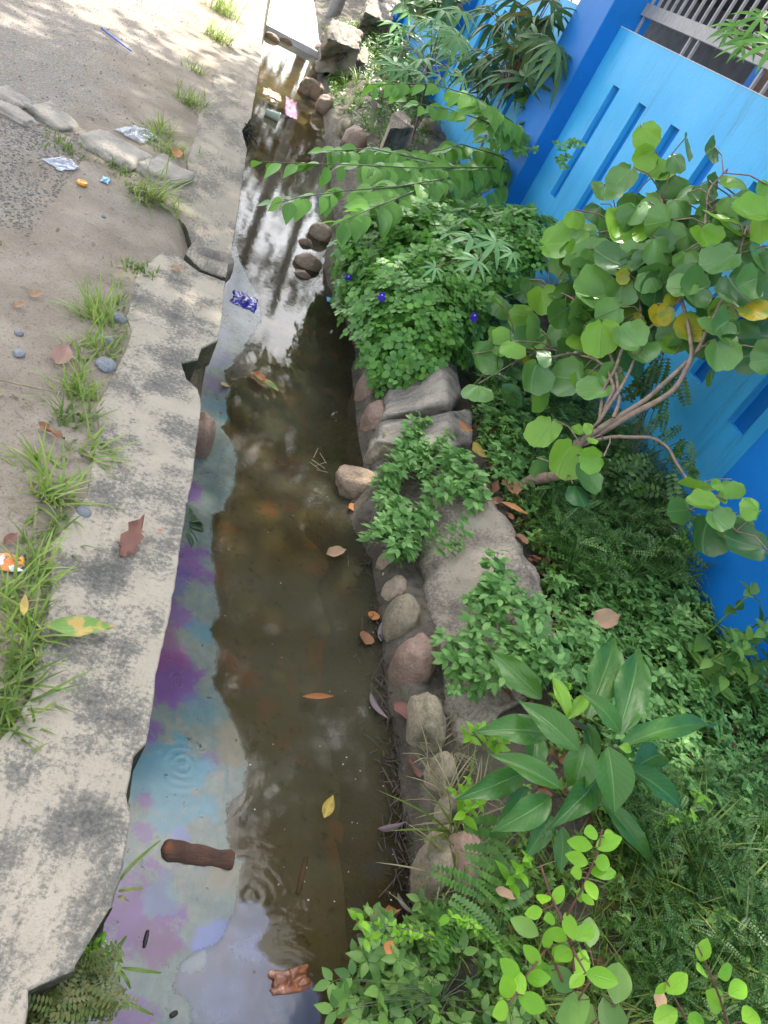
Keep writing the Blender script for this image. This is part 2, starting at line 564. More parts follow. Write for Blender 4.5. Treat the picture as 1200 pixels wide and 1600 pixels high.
# soil of the right bank
k = N('bank soil')
c = k.ramp(k.noise(7, 7, .65), [(.3, (.045, .035, .025)), (.55, (.1, .078, .053)), (.8, (.17, .135, .095))])
c = k.mix(k.step(k.noise(16, 5), .55, .7), c, (.05, .06, .025))
c = k.mix(k.math('MULTIPLY', k.step(k.noise(60, 3), .58, .68), .6), c, (.16, .12, .085))
szz = k.n('SeparateXYZ'); k.put(szz.inputs[0], k.pos)
sub = k.math('SUBTRACT', 1., k.step(k.math('ADD', szz.outputs[2], k.math('MULTIPLY', k.noise(9, 4), .06)), -.355, -.315))
silt = k.ramp(k.noise(3.2, 6, .6), [(.3, (.08, .065, .038)), (.5, (.135, .1, .055)), (.68, (.17, .12, .065)), (.8, (.2, .1, .045))])
c = k.mix(sub, c, silt)
mor = k.math('MULTIPLY', k.step(szz.outputs[2], -.31, -.27), k.math('SUBTRACT', 1., k.step(k.math('ADD', szz.outputs[0], k.math('MULTIPLY', k.noise(5, 4), .2)), 1.45, 1.6)))
mc = k.ramp(k.noise(16, 7, .75), [(.35, (.05, .045, .035)), (.48, (.13, .108, .08)), (.7, (.24, .2, .15))])
mc = k.mix(k.math('MULTIPLY', k.step(k.noise(7, 5), .52, .62), .6), mc, (.07, .075, .03))
c = k.mix(k.math('MULTIPLY', mor, .85), c, mc)
M_soil = k.fin(c, .8, k.bump(k.noise(35, 7, .7), .9, .03), .35)
# bed under the water
k = N('ditch bed')
c = k.ramp(k.noise(3.2, 6, .6), [(.3, (.08, .065, .038)), (.5, (.135, .105, .06)), (.68, (.19, .15, .085)), (.8, (.25, .2, .125))])
c = k.mix(k.math('MULTIPLY', k.step(k.noise(5.5, 5), .52, .66), .85), c, (.27, .1, .035))
c = k.mix(k.math('MULTIPLY', k.step(k.noise(28, 5), .58, .68), .6), c, (.05, .042, .028))
for px, py, r in ((430, 960, .07), (440, 1050, .05), (510, 975, .06), (430, 640, .1)):
    p = at(px, py, ZW - .09)
    c = k.mix(k.math('MULTIPLY', k.math('SUBTRACT', 1., k.step(k.dist(p), r * .2, r)), .55), c, (.42, .34, .2))
M_bed = k.fin(c, .9, k.bump(k.noise(30, 6), .4, .01))

# water: sees the bed, mirrors trees and sky; rings where drops fell
RINGS = [(270, 1080, .016, .05), (296, 1012, .02, .05), (400, 880, .026, .11), (345, 735, .03, .1), (560, 1285, .024, .05), (440, 1572, .028, .1),
         (395, 1400, .03, .08), (330, 925, .026, .07), (462, 905, .022, .06), (285, 1195, .024, .09)]
def rings(k):
    tot = None
    dn = k.math('MULTIPLY', k.math('SUBTRACT', k.noise(22, 2), .5), .014)
    for px, py, lam, fall in RINGS:
        d = k.math('ADD', k.dist(at(px, py, ZW)), dn)
        e = k.math('EXPONENT', k.math('MULTIPLY', d, -1 / fall))
        s = k.math('MULTIPLY', k.math('SINE', k.math('MULTIPLY', d, 2 * PI / lam)), k.math('MULTIPLY', e, lam * 1.))
        tot = s if tot is None else k.math('ADD', tot, s)
    mp = k.mapping((1, .8, 1))
    tot = k.math('ADD', tot, k.math('MULTIPLY', k.noise(9, 3, .5, mp, .6), .09))
    tot = k.math('ADD', tot, k.math('MULTIPLY', k.noise(42, 3, .5, mp), .02))
    return tot
k = N('water')
nb = k.bump(rings(k), .22, .022)
fr = k.n('Fresnel'); fr.inputs[0].default_value = 1.27; k.put(fr.inputs[1], nb)
gl = k.n('BsdfGlossy'); gl.inputs['Roughness'].default_value = .05; k.put(gl.inputs['Normal'], nb)
gl.inputs[0].default_value = (1, 1, 1, 1)
tr = k.n('BsdfTransparent'); k.put(tr.inputs[0], k.ramp(k.noise(2.4, 4), [(.3, (.55, .53, .38)), (.7, (.72, .68, .5))]))
df = k.n('BsdfDiffuse'); df.inputs[0].default_value = (.105, .1, .064, 1)
m1 = k.n('MixShader'); k.put(m1.inputs[0], k.step(k.noise(1.6, 3), .2, .9)); k.t.links.new(tr.outputs[0], m1.inputs[1]); k.t.links.new(df.outputs[0], m1.inputs[2])
m1b = k.n('MixShader'); m1b.inputs[0].default_value = .56; k.t.links.new(tr.outputs[0], m1b.inputs[1]); k.t.links.new(m1.outputs[0], m1b.inputs[2])
m2 = k.n('MixShader'); k.put(m2.inputs[0], fr.outputs[0]); k.t.links.new(m1b.outputs[0], m2.inputs[1]); k.t.links.new(gl.outputs[0], m2.inputs[2])
k.t.links.new(m2.outputs[0], k.out.inputs[0])
M_water = k.m

def film_mat(name, base_stops, blobs, alpha, spec):
    """oily scum on the water: pale skin with purple, cyan and tan interference patches, or a painted sky reflection"""
    k = N(name)
    wv = k.noise(14, 5, .6)
    c = k.ramp(k.math('ADD', k.math('MULTIPLY', k.noise(6, 5, .6), .6), k.math('MULTIPLY', k.noise(40, 6, .75), .4)), base_stops)
    stv = k.noise(13, 6, .7, k.mapping((1.6, .45, 1), (0, 0, .12)), 1.2)
    c = k.mix(k.math('MULTIPLY', k.step(stv, .5, .66), .5), c, (.05, .1, .135))
    c = k.mix(k.math('MULTIPLY', k.step(stv, .44, .34), .4), c, (.15, .12, .14))
    for px, py, r, col, st in blobs:
        d = k.math('ADD', k.dist(at(px, py, ZW)), k.math('MULTIPLY', k.math('SUBTRACT', wv, .5), r * 2.4))
        d = k.math('ADD', d, k.math('MULTIPLY', k.math('SUBTRACT', k.noise(48, 7, .8), .5), r * 1.5))
        c = k.mix(k.math('MULTIPLY', k.math('SUBTRACT', 1., k.step(d, r * .66, r * 1.15)), st), c, col)
    sp = k.step(k.noise(130, 2), .7, .76)
    c = k.mix(k.math('MULTIPLY', sp, .5), c, (.1, .09, .1))
    k.fin(c, .16, k.bump(rings(k), .16, .02), spec)
    k.b.inputs['IOR'].default_value = 1.45
    a = k.ramp(k.noise(10, 4), [(.3, alpha * .84), (.7, min(1, alpha * 1.08))])
    ed = k.n('Attribute', attribute_name='edge').outputs['Fac']
    ed = k.math('ADD', ed, k.math('MULTIPLY', k.math('SUBTRACT', k.noise(45, 6, .7), .5), .03))
    a = k.math('MULTIPLY', a, k.step(ed, -.004, .012))
    a = k.math('MULTIPLY', a, k.math('SUBTRACT', 1., k.math('MULTIPLY', k.step(k.noise(24, 6, .75), .62, .7), .7)))
    k.put(k.b.inputs['Alpha'], a)
    return k.m
PUR, CYA, TAN, BLU = (.12, .045, .175), (.04, .17, .22), (.18, .14, .08), (.1, .13, .3)
M_film = film_mat('oil film', [(.32, (.075, .11, .1)), (.5, (.115, .145, .122)), (.68, (.17, .18, .14))],
    [(285, 880, .1, PUR, .85), (262, 1060, .11, PUR, .85), (290, 770, .07, PUR, .8), (225, 1145, .06, PUR, .8), (275, 960, .06, PUR, .75), (325, 1190, .035, PUR, .6), (250, 1010, .1, (.16, .05, .13), .7), (272, 905, .07, (.06, .05, .2), .6), (310, 990, .05, CYA, .5), (340, 560, .09, (.1, .1, .22), .5),
     (258, 1222, .14, CYA, .9), (310, 1110, .06, CYA, .35), (218, 1430, .11, PUR, .95), (240, 1480, .06, (.11, .055, .1), .7), (255, 1400, .05, CYA, .5), (225, 1255, .03, PUR, .8),
     (222, 1300, .03, PUR, .8), (195, 1580, .06, PUR, .7), (330, 600, .08, PUR, .45), (370, 1165, .08, TAN, .6), (350, 1370, .05, TAN, .6), (285, 1312, .03, BLU, .8),
     (350, 640, .1, CYA, .35), (335, 1470, .05, BLU, .8), (350, 445, .3, BLU, .35), (330, 520, .1, BLU, .4)], .9, .35)
M_film_sky = film_mat('painted sky reflection film', [(.3, (.05, .06, .095)), (.6, (.07, .08, .125)), (.8, (.09, .1, .16))],  # sky reflection painted into the blue film colours
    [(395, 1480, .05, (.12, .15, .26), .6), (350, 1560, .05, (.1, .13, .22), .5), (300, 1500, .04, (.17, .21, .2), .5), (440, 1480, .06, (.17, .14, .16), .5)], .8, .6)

# painted wall
k = N('cyan wall paint')
c = k.ramp(k.noise(2.2, 5), [(.3, (.03, .35, .7)), (.7, (.055, .42, .78))])
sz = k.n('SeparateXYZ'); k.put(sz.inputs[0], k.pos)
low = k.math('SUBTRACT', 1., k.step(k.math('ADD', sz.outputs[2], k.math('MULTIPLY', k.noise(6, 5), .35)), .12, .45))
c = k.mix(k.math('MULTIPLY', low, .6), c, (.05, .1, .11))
c = k.mix(k.math('MULTIPLY', k.step(k.noise(11, 7, .75, k.mapping((1, 1, .1))), .52, .7), .55), c, (.03, .19, .36))
c = k.mix(k.math('MULTIPLY', k.step(k.noise(3.5, 6, .7), .56, .66), .2), c, (.16, .42, .6))
c = k.mix(k.math('MULTIPLY', k.step(k.noise(70, 2), .74, .78), .5), c, (.5, .55, .6))
M_cyan = k.fin(c, .5, k.bump(k.math('ADD', k.noise(50, 4), k.math('MULTIPLY', k.noise(4, 3), .8)), .25, .006), .4)
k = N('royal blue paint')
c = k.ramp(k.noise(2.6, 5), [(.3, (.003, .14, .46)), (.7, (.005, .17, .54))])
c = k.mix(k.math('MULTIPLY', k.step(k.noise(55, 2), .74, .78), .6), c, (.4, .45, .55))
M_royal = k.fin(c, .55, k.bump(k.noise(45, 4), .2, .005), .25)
M_white = plain('worn white edge', (.62, .64, .64), .7, .3, 30)
M_metal = plain('grey painted metal', (.26, .255, .26), .45, .2, 25)
M_dark = plain('dim house wall', (.1, .095, .1), .8, .3, 6)
M_brown = plain('brown wood', (.12, .06, .035), .6, .4, 12)
M_bark = plain('bark', (.24, .17, .12), .8, .4, 40, .5)
M_twig = plain('green twig', (.1, .12, .05), .6, .3, 40)
M_redtwig = plain('reddish twig', (.13, .05, .03), .6, .3, 40)
M_dead = plain('dead stalk', (.28, .22, .13), .8, .3, 40)
M_black = plain('black twig', (.02, .017, .015), .7, .3, 40)

L_pea = leaf_mat('pea vine leaf', (.05, .17, .03), (.22, .46, .1), 0, trans=.32)
L_weed = leaf_mat('weed leaf', (.04, .12, .022), (.24, .41, .09), 0, trans=.3)
L_weedp = leaf_mat('pale weed leaf', (.07, .19, .045), (.27, .49, .16), 0, trans=.3, rough=.55)
L_fea = leaf_mat('feathery leaf', (.025, .08, .018), (.15, .29, .065), 0, trans=.25)
L_round = leaf_mat('round leaf', (.035, .12, .03), (.15, .31, .07), .55, (.2, .32, .11), .2, .36, spec=.5)
L_roundl = leaf_mat('bright round leaf', (.14, .33, .035), (.25, .45, .06), .3, (.3, .45, .12), .3, .38)
L_roundy = leaf_mat('yellowing round leaf', (.3, .32, .02), (.62, .42, .01), .3, (.5, .45, .1), .3, .4, spots=(.16, .27, .04))
L_big = leaf_mat('large glossy leaf', (.028, .11, .014), (.085, .21, .03), .85, (.17, .32, .08), .16, .33, spec=.42)
L_bigl = leaf_mat('young glossy leaf', (.15, .32, .02), (.2, .4, .03), .7, (.3, .45, .1), .3, .35)
L_lime = leaf_mat('lime leaf', (.15, .37, .02), (.3, .56, .04), .2, (.33, .55, .09), .38, .4)
L_sap = leaf_mat('sapling leaf', (.08, .22, .035), (.22, .45, .08), .4, (.18, .4, .12), .32, .42)
L_cas = leaf_mat('cassava leaf', (.1, .26, .07), (.2, .42, .14), .3, (.2, .38, .15), .3, .5)
L_casp = leaf_mat('pale cassava leaf', (.13, .3, .12), (.24, .46, .22), .2, None, .3, .5)
L_casd = leaf_mat('dull cassava leaf', (.045, .11, .045), (.12, .23, .09), .2, None, .22, .5, cy=(.3, .2, .05))
L_grass = leaf_mat('grass blade', (.13, .24, .035), (.33, .43, .1), 0, trans=.3, cy=(.5, .42, .18))
L_grassd = leaf_mat('dark grass blade', (.07, .15, .025), (.22, .3, .06), 0, trans=.3, cy=(.4, .34, .15))
L_dry = leaf_mat('dry grass', (.26, .23, .11), (.42, .37, .2), 0, trans=.2, rough=.7)
L_spur = leaf_mat('fern leaf', (.05, .14, .025), (.13, .26, .05), 0, trans=.25)
L_crown = leaf_mat('crown leaf', (.015, .045, .012), (.035, .085, .02), 0, trans=.1)
L_brown = leaf_mat('brown dead leaf', (.2, .085, .04), (.33, .16, .08), .4, (.35, .2, .12), .1, .7)
L_red = leaf_mat('red brown dead leaf', (.2, .085, .06), (.26, .12, .085), .4, (.32, .18, .13), .1, .7)
L_pink = leaf_mat('pinkish dead leaf', (.34, .19, .14), (.4, .24, .18), .4, (.45, .3, .24), .1, .7)
L_orange = leaf_mat('orange dead leaf', (.42, .15, .04), (.5, .2, .06), .4, (.55, .3, .12), .1, .55)
L_yel = leaf_mat('yellow dead leaf', (.5, .36, .06), (.55, .4, .08), .4, (.6, .5, .2), .15, .5, spots=(.3, .2, .06))
L_ygr = leaf_mat('half yellow leaf', (.13, .26, .05), (.16, .3, .06), .5, (.35, .42, .15), .15, .5, spots=(.5, .3, .08))
L_tan = leaf_mat('tan dead leaf', (.36, .22, .12), (.44, .28, .16), .4, (.5, .35, .22), .1, .7)
L_pod = leaf_mat('grey purple pod', (.12, .08, .085), (.17, .12, .12), 0, trans=0., rough=.45)
M_petal = leaf_mat('violet petal', (.05, .02, .42), (.09, .04, .6), 0, trans=.3)
M_petalw = plain('pale petal throat', (.6, .5, .8), .6)

# ------------------------------------------------------------------ setting: road, bank, bed, water
def grid(name, xs, ys, hfun, mat, kind='structure'):
    xs, ys = np.asarray(xs, float), np.asarray(ys, float)
    mb = MB()
    V = [(x, y, hfun(x, y)) for y in ys for x in xs]
    n = len(xs)
    Q = [(j * n + i, j * n + i + 1, (j + 1) * n + i + 1, (j + 1) * n + i) for j in range(len(ys) - 1) for i in range(n - 1)]
    mb.add(V, Q)
    o = mb.build(name, mat)
    o['kind'] = kind
    return o

def nz(x, y, f, s=0.):
    return noise.fractal(Vector((x * f + s, y * f, s)), 1., 2., 4)

def road_h(x, y):
    if x < -8 or y > 16 or y < -2: return -.01
    return -.004 + .009 * nz(x, y, 1.5, 3.) + .004 * nz(x, y, 7., 9.) - .045 * max(0, min(1, (x + .02) / .05))
fine_y = list(np.arange(-1.5, 9, .05)) + list(np.arange(9, 16, .15)) + [20, 30, 60, 200]
grid('road', [-200, -60, -25, -12, -8, -5] + list(np.arange(-3.5, .19, .045)), [-60, -20, -6, -3] + fine_y, road_h, M_dirt)

def sm(a, b, x):
    t = max(0., min(1., (x - a) / (b - a)))
    return t * t * (3 - 2 * t)
def bank_h(x, y):
    e = 1.11 + .05 * nz(0, y, 1.3, 5.) - .14 * math.exp(-((y - 5.3) / .45) ** 2) - .1 * math.exp(-((y - 2.6) / .2) ** 2)
    h = -.49 + .12 * sm(e - .25, e + .0, x) + .15 * sm(e, e + .07, x) + .2 * sm(e + .14, e + .5, x) + .05 * sm(1.8, 2.5, x)
    if x > 3.2 or y > 16 or y < -2: return h
    return h + .03 * nz(x, y, 2.2, 7.) * sm(e - .1, e + .2, x) + .035 * nz(x, y, 4., 3.) * (1 - sm(e - .1, e + .05, x)) + .012 * nz(x, y, 9., 2.)
grid('bank', list(np.arange(.75, 3.2, .04)) + [4, 6, 10, 25, 60, 200], [-60, -20, -6, -3] + fine_y, bank_h, M_soil)
grid('ditch_bed', np.arange(.15, 1.35, .04), [-60, -20, -6, -3] + fine_y, lambda x, y: -.46 + .015 * nz(x, y, 3., 1.), M_bed)
grid('water', [.14, .5, .8, 1.1, 1.42], [-60, -3, 0, 2, 4, 6, 9, 12.3, 30, 60], lambda x, y: ZW, M_water)

def inpoly(px, py, poly):
    px, py = np.asarray(px), np.asarray(py)
    c = np.zeros(px.shape, bool)
    n = len(poly)
    for i in range(n):
        x1, y1 = poly[i]; x2, y2 = poly[(i + 1) % n]
        m = ((y1 > py) != (y2 > py)) & (px < (x2 - x1) * (py - y1) / (y2 - y1 + 1e-9) + x1)
        c ^= m
    return c

def outline_sheet(name, px, z, mat, soft=.02, kind='stuff'):
    """a flat skin with an uneven traced edge that thins out: a fine grid carrying the distance to its edge"""
    P = np.array([at(x, y, z)[:2] for x, y in px])
    g = .0125
    xs = np.arange(P[:, 0].min() - .03, P[:, 0].max() + .03, g); ys = np.arange(P[:, 1].min() - .03, P[:, 1].max() + .03, g)
    X_, Y_ = np.meshgrid(xs, ys)
    wx = np.array([[noise.fractal(Vector((a * 7, b * 7, 4.)), 1., 2., 4) for a in xs] for b in ys]) * .016
    qx, qy = X_ + wx, Y_ + np.roll(wx, 7, 0)
    ins = inpoly(qx.ravel(), qy.ravel(), [tuple(p) for p in P]).reshape(qx.shape)
    dmin = np.full(qx.shape, 9.)
    for a, b in zip(P, np.roll(P, -1, 0)):
        ab = b - a
        t = np.clip(((qx - a[0]) * ab[0] + (qy - a[1]) * ab[1]) / (ab @ ab + 1e-12), 0, 1)
        dmin = np.minimum(dmin, np.hypot(qx - a[0] - t * ab[0], qy - a[1] - t * ab[1]))
    sd = np.where(ins, dmin, -dmin)
    n = len(xs)
    mb = MB()
    V = np.stack([X_.ravel(), Y_.ravel(), np.full(X_.size, z)], 1)
    keep = (sd[:-1, :-1] > -.02) | (sd[1:, 1:] > -.02)
    jj, ii = np.nonzero(keep)
    Q = np.stack([jj * n + ii, jj * n + ii + 1, (jj + 1) * n + ii + 1, (jj + 1) * n + ii], 1)
    used_, inv = np.unique(Q, return_inverse=True)
    mb.add(V[used_], inv.reshape(-1, 4))
    o = mb.build(name, mat)
    at_ = o.data.attributes.new('edge', 'FLOAT', 'POINT')
    at_.data.foreach_set('value', sd.ravel()[used_].astype(np.float32))
    o['kind'] = kind
    return o
outline_sheet('oil_film', [(350, 400), (372, 400), (395, 450), (410, 500), (392, 525), (385, 545), (352, 580), (362, 612), (352, 622), (360, 655), (345, 668), (366, 690),
    (372, 720), (368, 760), (352, 800), (333, 806), (331, 850), (338, 900), (346, 940), (344, 965), (330, 985), (343, 1010), (342, 1060), (355, 1100), (368, 1130), (385, 1180),
    (388, 1200), (376, 1235), (360, 1250), (360, 1330), (392, 1340), (380, 1385), (372, 1410), (352, 1470), (320, 1490), (280, 1520), (272, 1545), (300, 1570), (305, 1640),
    (60, 1640), (120, 1480), (160, 1420), (190, 1300), (195, 1230), (215, 1150), (240, 1030), (265, 900), (285, 780), (300, 700), (300, 600), (335, 480)], ZW + .004, M_film)
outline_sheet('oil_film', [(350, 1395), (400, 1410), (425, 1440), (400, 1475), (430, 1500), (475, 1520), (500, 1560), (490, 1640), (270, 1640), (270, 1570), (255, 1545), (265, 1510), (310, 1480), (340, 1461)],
    ZW + .003, M_film_sky)  # film sheet coloured as the mirrored sky

# loose gravel (uncountable)
mb = MB()
ico = bmesh.new(); bmesh.ops.create_cube(ico, size=1.1)
bmesh.ops.subdivide_edges(ico, edges=ico.edges[:], cuts=1, use_grid_fill=True)
for v in ico.verts: v.co = v.co.normalized() * .5
ico.verts.index_update()
GV = np.array([v.co[:] for v in ico.verts]); GQ = np.array([[v.index for v in f.verts] for f in ico.faces]); ico.free()
def gravel(n, poly, r0, r1):
    P = [at(x, y, 0) for x, y in poly]
    x0, x1 = min(p[0] for p in P), max(p[0] for p in P); y0, y1 = min(p[1] for p in P), max(p[1] for p in P)
    for _ in range(n):
        x, y = random.uniform(x0, x1), random.uniform(y0, y1)
        r = random.uniform(r0, r1) * random.random() ** .5
        A = np.array(Matrix.Rotation(random.uniform(0, 6), 3, 'Z')) * np.array([r * random.uniform(.7, 1.3), r, r * .7])
        mb.add(GV @ A.T + np.array([x, y, road_h(x, y) + r * .12]), GQ)
gravel(2600, [(-60, 220), (150, 220), (-60, 330)], .004, .016)
gravel(1500, [(0, 0), (330, 0), (100, 170)], .005, .016)
gravel(3800, [(-80, 300), (260, 400), (-80, 1100), (60, 1000)], .0015, .006)
gravel(2200, [(0, 0), (330, 0), (330, 330), (0, 300)], .003, .009)
tag(mb.build('gravel', M_grv), None, None, kind='stuff')

# ------------------------------------------------------------------ left ditch wall
def coping(name, px, mat, th=.13, ext=None, parent=None, seed=0.):
    P = [at(x, y, 0)[:2] for x, y in px]
    if ext: P = P + [np.array(e) for e in ext]
    pts = []
    for a, b in zip(P, P[1:] + P[:1]):
        n = max(1, int(np.linalg.norm(b - a) / .018))
        for i in range(n):
            q = a + (b - a) * i / n
            pts.append(q + .004 * np.array([nz(q[0], q[1], 22., seed), nz(q[0], q[1], 22., seed + 5)]))
    A = sum(p[0] * q[1] - q[0] * p[1] for p, q in zip(pts, pts[1:] + pts[:1]))
    if A < 0: pts = pts[::-1]
    n = len(pts)
    pts = np.array(pts)
    tang = np.roll(pts, -1, 0) - np.roll(pts, 1, 0)
    nrm = np.stack([tang[:, 1], -tang[:, 0]], 1); nrm /= np.linalg.norm(nrm, axis=1)[:, None] + 1e-9
    bm = bmesh.new()
    rings_ = []
    for ins, z in ((0, -th), (0, -.006), (.0012, -.001), (.005, .002)):
        rings_.append([bm.verts.new((p[0] - ins * m[0], p[1] - ins * m[1], z + (.004 * nz(p[0], p[1], 6., 2.) if z > -.1 else 0))) for p, m in zip(pts, nrm)])
    for a, b in zip(rings_, rings_[1:]):
        for i in range(n):
            j = (i + 1) % n
            bm.faces.new((a[i], a[j], b[j], b[i]))
    top = bm.faces.new(rings_[-1])
    bm.faces.new(rings_[0][::-1])
    bmesh.ops.triangulate(bm, faces=[f for f in bm.faces if len(f.verts) > 4])
    bm.normal_update()
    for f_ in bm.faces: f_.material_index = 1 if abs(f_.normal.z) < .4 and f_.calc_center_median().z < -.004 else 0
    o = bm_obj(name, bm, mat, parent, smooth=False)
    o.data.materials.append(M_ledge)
    return o

wallA = empty('ditch_wall', (.1, 1.5, 0), 'long low concrete ditch wall with cream top mottled dark grey along the oily water', 'wall')
NEAR = [(254, 394), (275, 398), (312, 425), (330, 432), (352, 440), (346, 504), (340, 532), (315, 544), (310, 562), (283, 567), (292, 592), (310, 608), (315, 633), (310, 675), (306, 708), (300, 754),
        (290, 800), (276, 900), (268, 950), (247, 1044), (238, 1111), (229, 1160), (208, 1182), (205, 1212), (197, 1244), (204, 1274), (199, 1319), (187, 1375), (176, 1420), (156, 1426),
        (116, 1469), (116, 1514), (45, 1547), (41, 1600)]
LEFT = [(0, 1156), (26, 1126), (49, 1085), (52, 1025), (71, 961), (80, 927), (77, 894), (75, 855), (108, 812), (137, 771), (146, 712), (154, 667), (150, 637), (175, 587), (194, 554), (206, 517),
        (198, 496), (208, 454), (217, 421)]
P_end = at(41, 1600, 0)
def local(o, parent):
    o.parent = parent
    o.matrix_parent_inverse = Matrix.Translation(-parent.location)
    return o
cp = bm = None
pl = [at(x, y, 0)[:2] for x, y in NEAR] + [np.array([P_end[0] + .02, .2]), np.array([.1, -.6]), np.array([.1, -2.5]), np.array([-.08, -2.5]), np.array([-.06, .5])] + [at(x, y, 0)[:2] for x, y in LEFT]
def poly_world(name, pts2, mat, th, parent, seed):
    px = []
    return coping_w(name, pts2, mat, th, parent, seed)
def coping_w(name, pts2, mat, th, parent, seed):
    global at
    keep = at
    o = coping(name, [], mat, th, [tuple(p) for p in pts2], None, seed)
    return local(o, parent)
coping_w('coping', pl, M_cope, .13, wallA, 1.)
mb = MB()                                                # mossy body below the coping, showing where the edge has broken away
ys = np.arange(-2.5, 5.3, .05)
sec = lambda y: [(-.02, -.12), (.235 + .02 * nz(0, y, 3., 1.), -.115 + .012 * nz(0, y, 5., 2.)), (.262 + .018 * nz(0, y, 4., 3.), -.15), (.285 + .02 * nz(0, y, 5., 4.), -.3), (.3 + .02 * nz(0, y, 4., 6.), -.6)]
V = [(x, y, z) for y in ys for x, z in sec(y)]
n = 5
mb.add(V, [(j * n + i, j * n + i + 1, (j + 1) * n + i + 1, (j + 1) * n + i) for j in range(len(ys) - 1) for i in range(n - 1)])
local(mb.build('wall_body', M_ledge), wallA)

wallB = empty('ditch_wall', (.15, 8, 0), 'farther stretch of concrete ditch wall with streaky grey weathered top beyond the crack', 'wall')
FAR = [(388, 55), (418, 0), (410, 60), (408, 92), (398, 150), (392, 185), (378, 205), (386, 235), (372, 330), (362, 390), (353, 435), (330, 428), (312, 420), (290, 396), (300, 380), (290, 355), (267, 325),
       (292, 283), (292, 250), (304, 217), (310, 180), (329, 154), (333, 117), (362, 80), (362, 25), (376, 0)]
pf = [at(x, y, -.004)[:2] for x, y in FAR[1:]]
pf = pf + [np.array([-.15, 16.]), np.array([.25, 16.])]
o = coping_w('coping', pf, M_cope2, .13, wallB, 4.)
mb = MB()
ys = np.arange(5.05, 16.5, .1)
V = [(x, y, z) for y in ys for x, z in sec(y)]
mb.add(V, [(j * n + i, j * n + i + 1, (j + 1) * n + i + 1, (j + 1) * n + i) for j in range(len(ys) - 1) for i in range(n - 1)])
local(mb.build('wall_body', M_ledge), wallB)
# stone wedged in the gap between the two stretches, boulder sticking out of the wall
def place_stone(px, py, z, wpx, hpx, hz, mat, label, seed, rot=0., amp=.12, flat=0., name='river_stone', cat='stone', sub=4, group=None, tilt=0.):
    p = at(px, py, z)
    d = depth(p)
    rx = wpx / F * d / 2
    v = -ray(px, py); v /= np.linalg.norm(v)
    ry = hpx / F * d / 2 * 1.05
    o = stone(name, (rx, ry, hz), mat, seed, amp, 1.5, flat, sub)
    o.location = tuple(p)
    o.rotation_euler = (tilt, random.uniform(-.12, .12), rot)
    return tag(o, label, cat, group)
place_stone(330, 415, -.06, 70, 40, .1, M_slab2, 'grey rough rock wedged in the gap between the two wall stretches', 3.1, .3, .18, .3, 'rock', 'rock')
place_stone(313, 685, -.3, 40, 60, .12, M_stoner, 'dark smooth brown stone poking out under the near wall into the water', 8.2, 0)

# rocks laid across the road
for i, (px, py, wd, hd, hz, rot, lab) in enumerate([
        (18, 158, 70, 34, .09, -.35, 'cracked pale flat road rock at the left edge, farthest of its row'),
        (22, 182, 72, 30, .08, -.3, 'cream flat road rock just in front of the cracked one at the left edge'),
        (84, 190, 76, 48, .1, -.4, 'bluish grey flat rock second in the row across the dirt road'),
        (182, 240, 116, 66, .12, -.45, 'large pale flat rock in the row across the dirt road'),
        (258, 275, 74, 72, .13, -.3, 'rough grey rock at the end of the row against the ditch wall')]):
    place_stone(px, py, -.005, wd, hd * 1.45, hz * .5, M_rockline, lab, 20. + i * 1.7, rot, .2, .75, 'rock', 'rock', 4)

